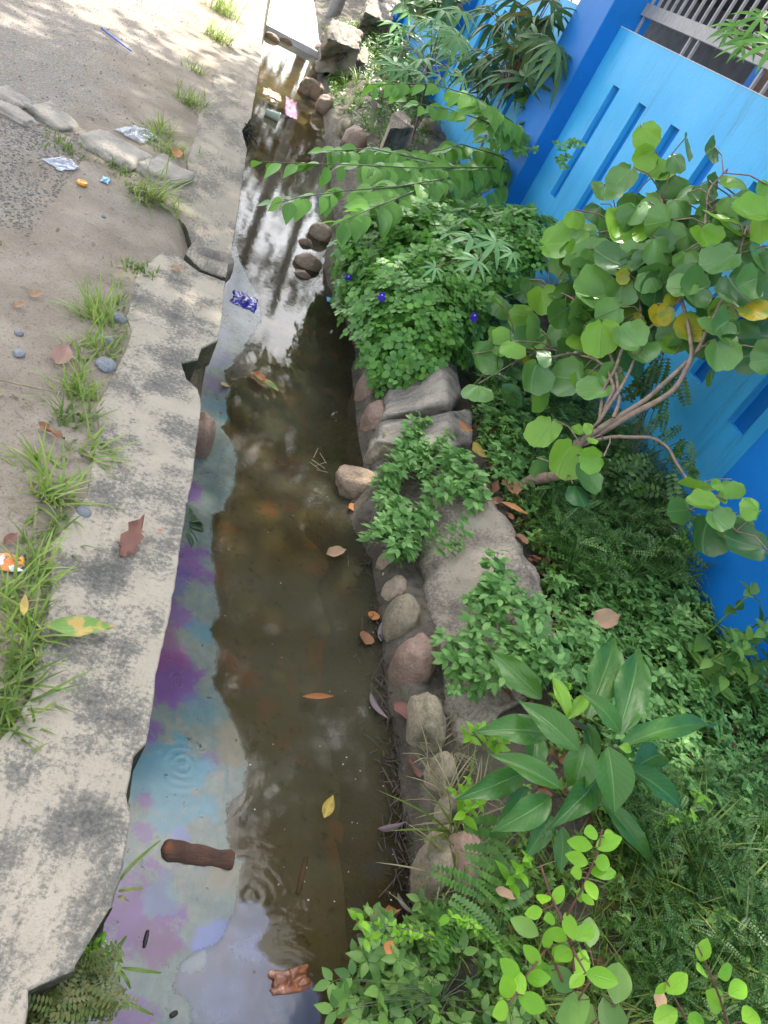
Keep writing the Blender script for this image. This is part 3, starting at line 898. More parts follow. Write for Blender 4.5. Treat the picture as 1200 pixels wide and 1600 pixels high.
# ------------------------------------------------------------------ right bank: stones at the water line
ST = [  # px, py, z, w, h, hz, mat, label
    (500, 366, -.3, 38, 30, .09, M_stone, 'tan rounded stone under the overhanging pea vine, farthest of the four on the mud spit'),
    (477, 383, -.33, 24, 17, .05, M_stoner, 'small reddish stone between two bigger ones on the mud spit'),
    (481, 413, -.31, 42, 30, .08, M_stone, 'plump tan egg shaped stone in front on the mud spit'),
    (471, 434, -.34, 30, 20, .05, M_stoner, 'small flat brown stone nearest on the mud spit'),
    (558, 757, -.29, 78, 60, .08, M_stonef, 'flat angular tan rock jutting out into the water beside the lobed weeds'),
    (577, 610, -.27, 40, 90, .13, M_stoner, 'tall reddish boulder at the water below the pea vine flowers'),
    (583, 665, -.26, 36, 66, .13, M_stoner, 'reddish brown boulder just below the tall one at the water'),
    (604, 712, -.24, 60, 62, .13, M_stonem, 'mossy brown boulder under the cracked concrete block'),
    (596, 797, -.27, 34, 36, .1, M_stone, 'tan stone partly under lobed weeds, behind the flat angular rock'),
    (605, 838, -.26, 30, 40, .1, M_stonem, 'mossy small stone half hidden by the lobed weeds at the water'),
    (603, 884, -.28, 28, 34, .08, M_stone, 'small tan round stone just below the lobed weeds'),
    (613, 926, -.27, 26, 44, .09, M_stone, 'narrow tan stone standing at the water below the small round one'),
    (624, 972, -.25, 50, 76, .12, M_stonem, 'tan stone with a rough mossy right side at the water'),
    (643, 1046, -.25, 62, 88, .14, M_stoner, 'large smooth pinkish round stone at the middle of the bank'),
    (661, 1140, -.24, 48, 104, .13, M_stonem, 'long upright grey green stone below the large round one'),
    (681, 1220, -.24, 46, 64, .12, M_stonem, 'greenish egg shaped stone left of the large leafed plant'),
    (694, 1276, -.22, 34, 52, .1, M_stonem, 'small greenish stone under the dry stalks'),
    (673, 1368, -.23, 40, 88, .13, M_stonem, 'tall greenish curved stone at the water near the fern'),
    (716, 1358, -.16, 52, 96, .13, M_stoner, 'reddish stone behind the tall curved one, half under fern'),
    (600, 905, -.3, 18, 24, .05, M_stone, 'tiny tan stone wedged between the small round and the narrow one'),
    (634, 1004, -.27, 30, 30, .07, M_stonem, 'small mossy stone wedged above the large smooth pinkish one'),
    (650, 1098, -.28, 30, 28, .07, M_stone, 'small tan stone wedged below the large smooth pinkish one'),
    (674, 1182, -.27, 30, 30, .07, M_stoner, 'small reddish stone wedged above the greenish egg shaped one'),
    (684, 1318, -.26, 40, 40, .09, M_stone, 'tan stone wedged above the tall greenish curved one'),
    (486, 141, -.26, 42, 30, .14, M_stonef, 'orange tan boulder at the far right water edge'),
    (507, 165, -.24, 28, 28, .12, M_stone, 'small brown stone beside the far orange boulder'),
    (508, 108, -.25, 34, 22, .12, M_stone, 'brown stone beyond the far orange boulder'),
    (500, 82, -.25, 22, 20, .12, M_stoner, 'reddish stone at the foot of the far grey boulders'),
    (425, 59, -.3, 24, 10, .06, M_stone, 'tan stone at the far weir, leftmost of its row'),
    (447, 66, -.32, 22, 8, .05, M_stoner, 'small brown stone in the middle of the row by the far weir'),
    (470, 74, -.32, 22, 8, .05, M_stoner, 'brown stone at the right of the row by the far weir'),
    (672, 200, .1, 36, 26, .1, M_stoner, 'reddish stone lying in the weeds by the blue wall'),
    (537, 205, -.15, 26, 50, .15, M_stonem, 'upright brown stone at the far bank under the sapling branch'),
    (553, 225, -.1, 40, 54, .16, M_stoner, 'brown rock behind the upright far stone'),
]
for i, (px, py, z, wd, hd, hz, m, lab) in enumerate(ST):
    place_stone(px, py, z - .03, wd, hd, hz, m, lab, 50. + i * 1.37, random.uniform(-.15, .15), .14, .08 if m is not M_stonef else .4)

# broken concrete blocks of the right ditch wall
def block(label, pts, mat, seed, amp=.02, name='concrete_block', cat='concrete block'):
    """pts: stations, each (px,py,z) of foot, crest-left, crest-right; a back foot is added"""
    st = []
    for f_, a, b in pts:
        f_, a, b = at(*f_), at(*a), at(*b)
        back = b + np.array([.06, 0, -.3])
        foot = f_ + np.array([0, 0, -.15])
        st.append([f_, a, b, back, foot])
    o = loft(name, st, mat, amp, 5., seed)
    return tag(o, label, cat)
block('long sloping tan concrete block with a sharp ridge among the lobed weeds',
      [((668, 735, -.16), (735, 720, .05), (752, 722, .04)), ((664, 870, -.18), (772, 790, .06), (790, 800, .05)), ((682, 980, -.19), (824, 890, .05), (842, 900, .03)),
       ((704, 1090, -.19), (858, 985, .03), (876, 1000, .01)), ((722, 1160, -.19), (862, 1060, .0), (880, 1070, -.02))], M_slab, 2., .03)
block('cracked grey concrete block with a pale corner under the pea vine',
      [((598, 652, -.14), (700, 628, .07), (722, 615, .05)), ((612, 600, -.12), (690, 585, .1), (718, 580, .06)), ((625, 555, -.1), (680, 550, .08), (712, 548, .06))], M_slab2, 5.)
block('lower half of the cracked grey block, split off below the crack',
      [((588, 690, -.2), (690, 700, .0), (740, 690, .0)), ((598, 660, -.17), (700, 645, .03), (735, 640, .02))], M_slab2, 7.)
block('pale pointed concrete block among the sapling branches',
      [((585, 262, -.1), (610, 200, .3), (645, 200, .3)), ((590, 245, -.1), (612, 182, .3), (640, 182, .3)), ((610, 200, .1), (618, 172, .3), (630, 174, .3))], M_slab, 9.)
block('large grey slanted boulder at the far right of the ditch',
      [((500, 95, -.1), (512, 60, .3), (560, 78, .25)), ((505, 60, -.1), (520, 28, .4), (565, 50, .3))], M_slab2, 12., .05, 'boulder', 'boulder')
block('dark grey boulder behind the large slanted one, near the top of the ditch',
      [((560, 45, .1), (570, 18, .45), (612, 40, .4)), ((565, 20, .1), (575, -2, .5), (620, 10, .4))], M_slab2, 15., .05, 'boulder', 'boulder')
block('low brown grey boulder beside the large slanted one by the weeds',
      [((520, 110, -.15), (532, 85, .12), (575, 100, .1)), ((530, 85, -.1), (540, 62, .2), (575, 75, .15))], M_slab, 18., .05, 'boulder', 'boulder')

# far weir: a sunlit concrete sill across the ditch
wp = at(455, 62, -.3)
mb = MB(); mb.box((.24, wp[1] - .1, -.6), (1.35, wp[1] + 6, -.26))
weir = tag(mb.build('concrete_sill', plain('white concrete', (.6, .6, .58), .8, .2, 8), None, False), 'bright sunlit white concrete sill across the far end of the ditch', 'concrete sill')

# ------------------------------------------------------------------ blue wall
WX = 2.6
wall = empty('blue_wall', (WX, 6, 0), 'bright blue painted boundary wall with narrow vertical slots and darker pillars', 'wall')
PIL = [(-2.35, -1.6), (1.8, 2.55), (6.73, 7.47), (11.6, 12.35), (16.5, 17.25)]
SL_L = .145
def panel(y0, y1, slots, z0=-.25, z1=1.8):
    mb = MB()
    sz0, sz1 = .6, 1.46
    X0, X1 = WX, WX + .16
    if slots:
        mb.box((X0, y0, z0), (X1, y1, sz0)); mb.box((X0, y0, sz1), (X1, y1, z1))
        e = [y0] + [v for s in slots for v in (s - SL_L / 2, s + SL_L / 2)] + [y1]
        for a, b in zip(e[::2], e[1::2]):
            mb.box((X0, a, sz0), (X1, b, sz1))
    else:
        mb.box((X0, y0, z0), (X1, y1, z1))
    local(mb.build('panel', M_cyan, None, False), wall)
    for s in slots:
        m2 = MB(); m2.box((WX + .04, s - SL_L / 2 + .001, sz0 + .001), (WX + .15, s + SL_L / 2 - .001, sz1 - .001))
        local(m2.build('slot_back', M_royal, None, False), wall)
    m2 = MB(); m2.box((WX - .004, y0 + .002, z1), (WX + .164, y1 - .002, z1 + .004))
    local(m2.build('top_edge', M_white, None, False), wall)
SP = .575
for a, b in zip(PIL, PIL[1:]):
    y0, y1 = a[1], b[0]
    first = 6.2 - 3 * 0 if y0 < 6 else None
    if abs(y0 - 2.55) < .01:
        slots = [2.86, 3.33, 3.9, 4.47, 5.05, 5.64, 6.2]
    else:
        n_ = int((y1 - y0 - .6) / SP) + 1
        st0 = (y0 + y1) / 2 - (n_ - 1) * SP / 2
        slots = [st0 + i * SP for i in range(n_)]
    panel(y0, y1, slots)
for y0, y1 in PIL:
    mb = MB(); mb.box((WX - .15, y0, -.25), (WX + .2, y1, 2.75))
    o = mb.build('pillar', M_royal, None, False)
    bv = o.modifiers.new('bevel', 'BEVEL'); bv.width = .008; bv.segments = 2
    local(o, wall)
# grille on top of the wall
for y0, y1, lab in ((2.55, 6.73, 'grey metal bar grille above the near blue wall panel'), (7.47, 11.6, 'grey metal bar grille above the farther blue wall panel')):
    g = empty('metal_grille', (WX + .11, (y0 + y1) / 2, 1.8), lab, 'grille')
    for z, hh in ((1.97, .085), (2.75, .05)):
        mb = MB(); mb.box((WX + .09, y0 + .002, z - hh / 2), (WX + .135, y1 - .002, z + hh / 2)); local(mb.build('rail', M_metal, None, False), g)
    for y in np.arange(y0 + .1, y1, .13):
        mb = MB(); mb.box((WX + .1, y - .009, 1.812 if int(round((y - y0) / .13)) % 8 in (1, 0) else 2.0), (WX + .118, y + .009, 2.9)); local(mb.build('bar', M_metal, None, False), g)
# dim house porch behind
hs = empty('house', (5.5, 6, 0), 'dim house porch seen through the grille behind the blue wall', 'house')
mb = MB(); mb.box((5.2, -3, -.2), (5.35, 14, 2.6)); local(mb.build('wall', M_dark, None, False), hs)
mb = MB(); mb.box((4.1, -3.2, 2.62), (8, 14, 2.75)); local(mb.build('roof', M_dark, None, False), hs)
for y in (4.1, 5.6):
    mb = MB(); mb.box((5.1, y, 0), (5.19, y + .8, 2.1)); local(mb.build('door', M_brown, None, False), hs)
for y in (3.2, 7.2, 10.5):
    mb = MB(); mb.box((4.15, y, -.1), (4.35, y + .2, 2.61)); local(mb.build('post', M_royal, None, False), hs)
mb = MB(); mb.box((3.05, 4.6, 1.1), (3.09, 5.3, 2.1)); tag(mb.build('board', M_brown, None, False), 'brown board leaning behind the grille above the wall', 'board')

# ------------------------------------------------------------------ shade tree (mirrored in the water, shades the place)
tree = empty('shade_tree', (-4.6, 10.5, 0), 'tall spreading tree whose dark crown is mirrored in the water', 'tree')
mb = MB()
mb.tube([(-4.6, 10.5, -.2), (-4.5, 10.4, 2), (-4, 10.2, 4), (-3, 10, 5.5), (-1, 9.8, 6.8), (1.5, 9.5, 7.6), (4, 9.3, 8.2), (6, 9, 8.6)], [.32, .27, .25, .22, .19, .15, .1, .05], 10)
for d in ((-2, 7, 8), (0, 13, 9), (-6, 13, 9), (-3, 8, 9), (2, 12, 9)):
    mb.tube([(-3.6, 10.1, 4.8), (-3 + d[0] * .3, 10 + (d[1] - 10) * .5, 6.5), d], [.15, .1, .04], 8)
local(mb.build('trunk', M_bark), tree)
mb = MB()
lt = leaf_t(ov(.3), 2, 3, .2, .2)
cl = []
rt = np.random.RandomState(5)
def crown(n, c, s, lsz, per=60):
    for _ in range(n):
        q = rt.normal(size=3); q /= np.linalg.norm(q)
        p = np.array(c) + q * rt.uniform(.3, 1) ** .5 * np.array(s)
        P = p + rt.normal(size=(per, 3)) * np.array([.42, .42, .25])
        D = rt.normal(size=(per, 3)); D[:, 2] = D[:, 2] * .4 - .3
        mb.many(lt, P, D, rt.normal(size=(per, 3)) * .5 + np.array([0, 0, 1]), rt.uniform(.14, .24, per) * lsz)
crown(95, (2.5, 10.2, 8.6), (4., 2.6, 1.6), 1.25)
crown(70, (-1.5, 9.6, 8.2), (2.8, 2.4, 1.4), 1.25)
crown(120, (-.6, 7.6, 8.2), (3.2, 1.7, 1.), 1.25)
crown(38, (2.3, 13.2, 6.6), (1.7, 1.1, 1.7), 1.25)
crown(15, (.2, 12.9, 8.), (1.5, .8, .8), 1.25)
crown(34, (5.2, 5.6, 8.), (1.5, 1.0, .8), 1.25)
crown(30, (4.6, 13.4, 8.6), (1.6, 1.4, 1.2), 1.25)
crown(40, (2.6, 11.8, 8.), (2.6, 1.4, 1.2), 1.25)
crown(45, (5.6, 8.4, 9.), (2.4, 2.2, 1.3), 1.25)
crown(40, (-5, 11, 8.6), (2.6, 2.6, 1.6), 1.25)
local(mb.build('crown', L_crown), tree)
for cx, cy, lean, lab in ((1.45, 17.2, .0, 'grey utility pole mirrored in the water beside the sunlit sill'), (2.3, 19., .5, 'leaning pale palm trunk mirrored in the water beyond the far boulders')):
    mb = MB(); mb.tube([(cx, cy, -.3), (cx + lean * .3, cy, 3), (cx + lean * .9, cy, 6.4)], [.13, .12, .1], 10)
    tag(mb.build('utility_pole' if not lean else 'palm_trunk', plain('weathered pole', (.2, .19, .18), .8), None, True, (cx, cy, -.3)), lab, 'pole' if not lean else 'trunk')
for cx, cy, lab in ((1.6, 25, 'distant tree mirrored in the far water beyond the sunlit sill'), (5.4, 27, 'distant tree right of the ditch behind the cassava, mirrored in the far water'), (-2.6, 27, 'distant tree left of the ditch mirrored in the far water')):
    ft = empty('tree', (cx, cy, 0), lab, 'tree')
    mb = MB(); mb.tube([(cx, cy, -.3), (cx + .1, cy, 1.5), (cx, cy + .1, 3.5)], [.2, .16, .08], 8); local(mb.build('trunk', M_bark), ft)
    mb = MB(); crown(60, (cx, cy, 3.6), (2.3, 1.5, 1.9), 1.6, 50); crown(15, (cx + .3, cy - 1., 7.2), (2., 1., 2.), 1.6, 40); local(mb.build('crown', L_crown), ft)

# ------------------------------------------------------------------ plants
def nrm(v):
    v = np.asarray(v, float)
    return v / (np.linalg.norm(v) + 1e-9)
rng = np.random.RandomState(21)
def rdir(k, up=0.3, sd=1.):
    d = rng.normal(size=(k, 3)) * sd
    d[:, 2] = d[:, 2] * .5 + up
    return d

def scatter(n, poly, hfun, z0=0., xr=(1.05, 2.58), yr=(.1, 9.), dens=None):
    """n ground points whose place lies inside a traced area of the bank"""
    out = []
    while len(out) < n:
        x = rng.uniform(*xr, 6000); y = rng.uniform(*yr, 6000)
        z = np.array([hfun(a, b) for a, b in zip(x, y)])
        P = np.stack([x, y, z], 1)
        u, v = proj(P + np.array([0, 0, z0]))
        m = inpoly(u, v, poly)
        if not m.any() and not out:
            print('empty scatter', poly[0]); return np.zeros((0, 3))
        out.extend(P[m])
    return np.array(out[:n])

# --- butterfly pea mound
def dome(x, y):
    best = -9.
    for cx, cy, rx, ry, h in ((1.62, 4.6, .72, 1.0, .66), (1.35, 3.95, .42, .6, .5), (2.1, 4.9, .55, .9, .8), (1.25, 4.7, .36, .7, .4), (1.9, 4.1, .5, .6, .55)):
        q = 1 - ((x - cx) / rx) ** 2 - ((y - cy) / ry) ** 2
        if q > 0: best = max(best, -.18 + h * q ** .5)
    return best
pea = empty('butterfly_pea_vine', (1.6, 4.5, 0), 'dense green vine mound with violet flowers spilling over the bank below the blue wall', 'vine')
mb = MB()
PEAPOLY = [(528, 385), (560, 335), (640, 285), (700, 262), (770, 238), (850, 228), (915, 290), (905, 340), (850, 400), (790, 470), (740, 520), (735, 555), (700, 562), (650, 585), (600, 612), (575, 560), (550, 500), (532, 470)]
pts, nr = [], []
while len(pts) < 4600:
    x, y = rng.uniform(.85, 2.6), rng.uniform(3.2, 6.)
    z = dome(x, y)
    if z < -.5: continue
    e = .03
    gx = (max(dome(x + e, y), -.2) - max(dome(x - e, y), -.2)) / (2 * e); gy = (max(dome(x, y + e), -.2) - max(dome(x, y - e), -.2)) / (2 * e)
    g = np.array([-gx, -gy, 1.])
    if rng.rand() > min(1, np.linalg.norm(g) / 4.): continue
    lump = .07 * nz(x, y, 5., 3.)
    P = np.array([x, y, z]) + nrm(g) * (lump + rng.uniform(-.09, .05))
    u, v = proj(P)
    if not inpoly(u, v, PEAPOLY)[0]: continue
    pts.append(P); nr.append(nrm(g))
pts, nr = np.array(pts), np.array(nr)
D = rng.normal(size=pts.shape); D -= (D * nr).sum(1)[:, None] * nr * .8
mb.many(PEA, pts, D, nr + np.array([0, 0, .6]) + rng.normal(size=pts.shape) * .38, rng.uniform(.075, .125, len(pts)))
# trailing stems hanging down to the water
TR = [[(575, 560), (590, 590), (597, 620)], [(600, 560), (605, 590), (612, 600)], [(545, 470), (520, 490), (515, 500)], [(870, 260), (880, 235), (885, 215)], [(830, 240), (815, 225)]]
for t in TR:
    q = np.array([atX(x, y, 1.2 if x < 700 else 2.2) for x, y in t])
    for a, b in zip(q, q[1:]):
        for s_ in np.linspace(0, 1, 6):
            mb.many(PEA, [a + (b - a) * s_ + rng.normal(size=3) * .02], rng.normal(size=(1, 3)), [(-.3, -.5, .8)], [rng.uniform(.07, .1)])
for i in range(90):
    i0 = rng.randint(len(pts)); a = pts[i0]; dd = nrm(rng.normal(size=3)); dd[2] *= .3
    mb.tube([a - nr[i0] * .06, a + dd * .12 - nr[i0] * .03, a + dd * .25 - nr[i0] * .07], .0025, 4)
local(mb.build('foliage', L_pea), pea)
fl = None
FT = join(*[tf(leaf_t(ov(.55, .6), 4, 5, .1, .2), a, sc, (0, 0, 0), .25) for a, sc in ((0, 1.), (2.5, .55), (-2.5, .55))])
for px, py in ((545, 432), (597, 461), (556, 487), (742, 493), (597, 632), (735, 360), (640, 335)):
    best = None
    u, v = proj(pts)
    i0 = np.argmin((u - px) ** 2 + (v - py) ** 2 - 300 * nr[:, 2])
    d = depth(pts[i0])
    p = CAM + ray(px, py) / F * (d - .06)
    mb = MB()
    mb.many(FT, [p], [(rng.uniform(-.5, .5), .3, -.9)], [nrm(CAM - p) + np.array([-.2, 0, .4])], [.044])
    f_ = local(mb.build('flower', M_petal), pea)
    f_['label'] = 'violet pea flower'
    mb = MB(); mb.add(GV * .009 + p + nrm(CAM - p) * .012, GQ); t_ = mb.build('throat', M_petalw); t_.parent = f_
# --- cassava leaves
def cassava(label, base, leaves, mat, T, name='cassava_plant', hX=None, stemmat=M_redtwig, dx=0.):
    base = np.array(base)
    root = empty(name, base, label, 'plant')
    mb, ms = MB(), MB()
    P = []
    for px, py, r, x in leaves:
        x += dx; p = atX(px, py, x); d = depth(p); L = r / F * d
        out = p - base; out[2] = 0
        out = nrm(out + rng.normal(size=3) * .3)
        mb.many(T, [p], [out + np.array([0, 0, -.15])], [nrm(CAM - p) * .6 + np.array([0, 0, 1.]) + rng.normal(size=3) * .2], [L])
        P.append(p)
    top = np.mean(P, 0) * np.array([1, 1, 1]) * .6 + base * .4
    top[2] = max(top[2], np.mean([p[2] for p in P]) - .1)
    ms.tube([base, base * .5 + top * .5 + rng.normal(size=3) * .02, top], [.012, .01, .007], 6)
    for p in P:
        mid = (top + p) / 2 + np.array([0, 0, .03])
        ms.tube([top * .8 + base * .2 + np.array([0, 0, rng.uniform(0, .1)]), mid, p], .0035, 4)
    local(mb.build('foliage', mat), root); local(ms.build('stem', stemmat), root)
    return root
cassava('pale cassava plant with star shaped leaves growing out of the vine mound', (1.75, 4.4, 0), [(738, 372, 52, 1.55), (775, 378, 46, 1.62), (745, 408, 42, 1.5), (700, 366, 36, 1.5), (800, 395, 30, 1.66), (680, 418, 28, 1.4)], L_casp, CAS, dx=-.22)
cassava('light green cassava plant at the top of the bank left of the blue wall', (2.0, 9., 0),
        [(650, 40, 42, 1.75), (688, 52, 46, 1.9), (632, 78, 36, 1.7), (662, 92, 42, 1.75), (705, 88, 40, 2.), (640, 55, 36, 1.75), (680, 30, 36, 1.9), (615, 62, 30, 1.7), (722, 66, 40, 2.), (700, 110, 30, 1.95), (650, 108, 32, 1.75), (670, 70, 40, 1.85)] + [(rng.uniform(612, 725), rng.uniform(15, 125), rng.uniform(30, 46), rng.uniform(1.6, 1.95)) for _ in range(26)], L_casp, CAS)
lv = [(rng.uniform(735, 890), rng.uniform(-10, 130), rng.uniform(38, 62), 0) for _ in range(40)]
lv = [(a, b, r, 2.42 - .25 * rng.rand() - (.0 if a > 780 else .05)) for a, b, r, _ in lv if b < 205 - (a - 735) * .75]
lv += [(a, b, r, 2.3) for a, b, r in ((770, 40, 52), (808, 25, 55), (842, 30, 58), (868, 18, 50), (806, 85, 50), (775, 110, 46), (835, 75, 48), (760, 150, 36), (800, 130, 38))]
cassava('tall drooping dull cassava plant with some dry leaves in front of the far blue pillar', (2.25, 7.2, 0), lv, L_casd, CASD)
cassava('cassava branch with long leaves hanging at the upper right before the grille', (2.95, 3.3, .1),
        [(1148, 42, 46, 2.2), (1176, 60, 54, 2.2), (1190, 28, 50, 2.2), (1160, 72, 44, 2.15), (1210, 70, 60, 2.2), (1135, 55, 30, 2.2)], L_sap, CAS)

# --- sapling with overhanging leafy branches
sap = empty('sapling', tuple(at(800, 300, 0) * np.array([1, 1, 0])), 'leafy sapling whose arching branches of pointed leaves reach out over the water', 'sapling')
mb, ms = MB(), MB()
BR = [
    ([(835, 260, .45), (760, 262, .55), (690, 262, .58), (640, 262, .56), (570, 258, .5), (480, 256, .42), (408, 252, .3)], 46),
    ([(760, 262, .5), (690, 280, .55), (620, 292, .5), (540, 298, .42), (470, 308, .34), (430, 318, .28)], 40),
    ([(720, 262, .5), (640, 245, .56), (580, 232, .52), (510, 236, .44)], 30),
    ([(690, 280, .5), (620, 310, .48), (570, 330, .42), (530, 348, .34)], 26),
    ([(850, 250, .5), (800, 190, .9), (740, 150, 1.05), (680, 132, 1.), (630, 130, .92), (580, 132, .85)], 56),
    ([(840, 250, .5), (800, 210, .8), (760, 190, .9), (700, 170, .85), (640, 160, .8)], 40),
    ([(840, 255, .5), (830, 200, .85), (830, 160, 1.), (825, 130, 1.05)], 26),
    ([(840, 270, .4), (770, 240, .6), (720, 225, .6), (690, 235, .55), (660, 240, .5)], 34),
    ([(860, 260, .4), (880, 240, .5), (850, 220, .6), (800, 225, .6), (760, 215, .65)], 34),
    ([(840, 270, .3), (790, 265, .45), (740, 250, .5)], 30),
    ([(850, 280, .3), (800, 270, .4), (760, 300, .45), (700, 315, .42), (650, 325, .4)], 26),
]
for br, nl in BR:
    nl = int(nl * 2.)
    q = np.array([at(*p) for p in br])
    q[:, 2] = [p[2] for p in br]
    ms.tube(q, np.linspace(.006, .002, len(q)), 6)
    seg = np.linalg.norm(np.diff(q, axis=0), axis=1); cum = np.r_[0, np.cumsum(seg)]
    for i in range(nl):
        s_ = cum[-1] * (.08 + .92 * i / (nl - 1)) if i % 3 else cum[-1] * rng.uniform(.1, 1)
        P = np.array([np.interp(s_, cum, q[:, a]) for a in range(3)])
        tg = nrm(np.array([np.interp(min(s_ + .05, cum[-1]), cum, q[:, a]) for a in range(3)]) - np.array([np.interp(max(0, s_ - .05), cum, q[:, a]) for a in range(3)]))
        sd_ = nrm(np.cross(tg, (0, 0, 1))) * (1 if i % 2 else -1)
        d_ = tg * rng.uniform(.3, .9) + sd_ * rng.uniform(.5, 1.) + np.array([0, 0, rng.uniform(-.75, -.1)])
        L = rng.uniform(.11, .18) * (1.0 if s_ < .85 * cum[-1] else .75)
        pet = P + nrm(d_) * .02
        mb.many(OVB, [pet], [d_], [(rng.normal() * .25, -.25 + rng.normal() * .25, 1)], [L])
local(mb.build('foliage', L_sap), sap); local(ms.build('branch', M_twig), sap)

# --- round leaved shrub
shr = empty('round_leaf_shrub', (1.9, 2.75, 0), 'shrub with big round scalloped leaves and bare pale branches before the blue wall', 'shrub')
def round_t(ph, cup, wav):
    na, nr_ = 26, 5
    V, U, Q = [], [], []
    for k_ in range(nr_):
        f_ = (k_ + .12) / (nr_ - 1 + .12)
        for j in range(na):
            th = -PI + .16 + (2 * PI - .32) * j / (na - 1)
            rho = .5 * (1 + .11 * abs(math.cos(4 * th + ph)) + .04 * math.sin(th * 2 + ph * 5) + .07 * math.cos(2 * th + ph) - .1 * math.exp(-((abs(th) - PI) / .5) ** 2))
            x, y = f_ * rho * 1.12 * math.sin(th), .5 + rho * math.cos(th)
            y = .1 + (y - .1) * f_
            z = cup * (x * x * 1.6 + (y - .4) ** 2) + wav * f_ * f_ * math.cos(4.5 * th + ph) + .03 * math.sin(3 * th + ph * 3) * f_
            V.append((x, y, z)); U.append((.5 + x * .9, y))
    for k_ in range(nr_ - 1):
        for j in range(na - 1):
            a = k_ * na + j
            Q.append((a, a + 1, a + na + 1, a + na))
    return np.array(V), np.array(Q), np.array(U)
RL = [round_t(0, .25, .02), round_t(1.1, .55, .03), round_t(2.3, -.2, .025)]
LV = [(1008,212,22,1),(1031,269,27,1),(1058,252,19,0),(1071,228,21,0),(1108,235,21,0),(1148,281,25,1),(975,277,21,0),(944,302,21,0),(938,335,27,0),(967,358,30,0),(1033,298,28,0),(1083,300,23,0),(1094,319,21,0),(1110,294,16,0),
 (1021,333,27,0),(1046,356,25,0),(1010,244,17,1),(900,340,17,1),(875,381,34,1),(888,365,22,1),(917,367,24,0),(956,408,30,0),(988,410,26,0),(1031,388,28,0),(1062,383,27,0),(1100,369,25,1),(1100,410,38,0),(1127,344,31,1),
 (1175,338,29,1),(1179,367,21,1),(1187,400,31,0),(1150,450,36,0),(1195,450,22,0),(1029,442,31,0),(1085,454,28,0),(1008,408,18,0),(831,454,27,0),(850,467,25,1),(787,479,18,1),(904,454,24,0),(937,462,36,0),(875,454,19,0),(954,487,24,0),
 (975,433,15,2),(990,440,13,2),(1027,446,29,0),(1029,490,24,2),(1050,465,13,2),(1081,515,32,2),(1123,550,30,0),(1156,515,30,0),(1192,525,23,0),(1171,556,24,0),(1117,579,24,0),(1175,485,26,2),(996,502,15,2),(958,494,27,0),(946,525,25,0),
 (942,565,30,0),(996,552,30,0),(892,592,28,0),(894,552,22,0),(883,513,30,0),(875,490,20,0),(912,487,22,0),(854,558,18,0),(821,562,12,2),(827,533,24,1),(785,531,21,1),(756,560,27,0),(792,581,27,0),(837,512,22,0),(933,608,24,0),(958,590,22,0),(920,556,24,0),
 (852,673,25,1),(902,675,9,1),(921,669,11,1),(925,689,10,1),(883,712,29,1),(844,727,20,0),(915,744,26,0),(928,719,17,1),(904,771,25,0),
 (1092,763,27,1),(1121,758,11,1),(1144,762,17,1),(1129,779,11,1),(1102,792,25,1),(1175,794,19,1),(1062,798,19,0),(1100,833,35,0),(1148,821,25,0),(1171,852,33,0),(1120,810,18,0),
 (1000,470,24,0),(925,520,24,0),(970,455,24,0),(1060,425,24,0),(1130,405,28,0),(1060,335,22,0),(990,340,24,0),(1150,390,26,0),(1110,480,24,0),(980,520,22,0),(1045,410,22,0),(905,420,22,0),(1140,320,18,0),(1190,350,26,1),(1205,480,30,0),(1215,410,34,0),(1195,300,22,1),(1205,560,24,0)]
for i in range(125):
    t = rng.rand(); a = rng.uniform(0, 6.28); rr = rng.rand() ** .5
    LV.append((1040 + math.cos(a) * rr * 165, 430 + math.sin(a) * rr * 125 + (math.cos(a) * rr) * -20, rng.uniform(19, 29), 0 if rng.rand() < .8 else 1))
for i in range(34):
    LV.append((rng.uniform(745, 960), rng.uniform(450, 620), rng.uniform(20, 27), 0 if rng.rand() < .75 else 1))
LV = [l for l in LV if not (l[0] < 800 and l[1] < 470)]
mbs = [MB(), MB(), MB()]
ms = MB()
LP = []
for i, (px, py, r, kk) in enumerate(LV):
    low = py > 640
    x = 1.72 + (px - 850) / 350 * .5 + rng.uniform(-.09, .09)
    if py > 640 and px < 1000: x = 1.72 + rng.uniform(-.04, .04)
    if i >= 108: x += rng.uniform(-.06, .22)
    if kk == 2: r *= .8
    p = atX(px, py, x); d = depth(p); L = 1.98 * r / F * d
    L *= rng.uniform(.82, 1.12)
    face = nrm(CAM - p)
    up = face * rng.uniform(.55, 1.) + np.array([0, 0, rng.uniform(.25, 1.)]) + rng.normal(size=3) * .42
    yd = np.array([rng.normal() * .7, rng.normal() * .5 - .1, -.8])
    yd = yd - nrm(up) * yd.dot(nrm(up))
    yd = nrm(yd)
    b = p - yd * L * .42
    mbs[kk].many(RL[i % 3], [b], [yd], [up], [L * .98])
    LP.append((b, p, low, px))
local(mbs[0].build('foliage', L_round), shr)
o = local(mbs[1].build('foliage', L_roundl), shr); o['label'] = 'fresh light green leaves'
o = local(mbs[2].build('foliage', L_roundy), shr); o['label'] = 'yellowing leaves'
def pxs(pts): return np.array([atX(a, b, x) for a, b, x in pts])
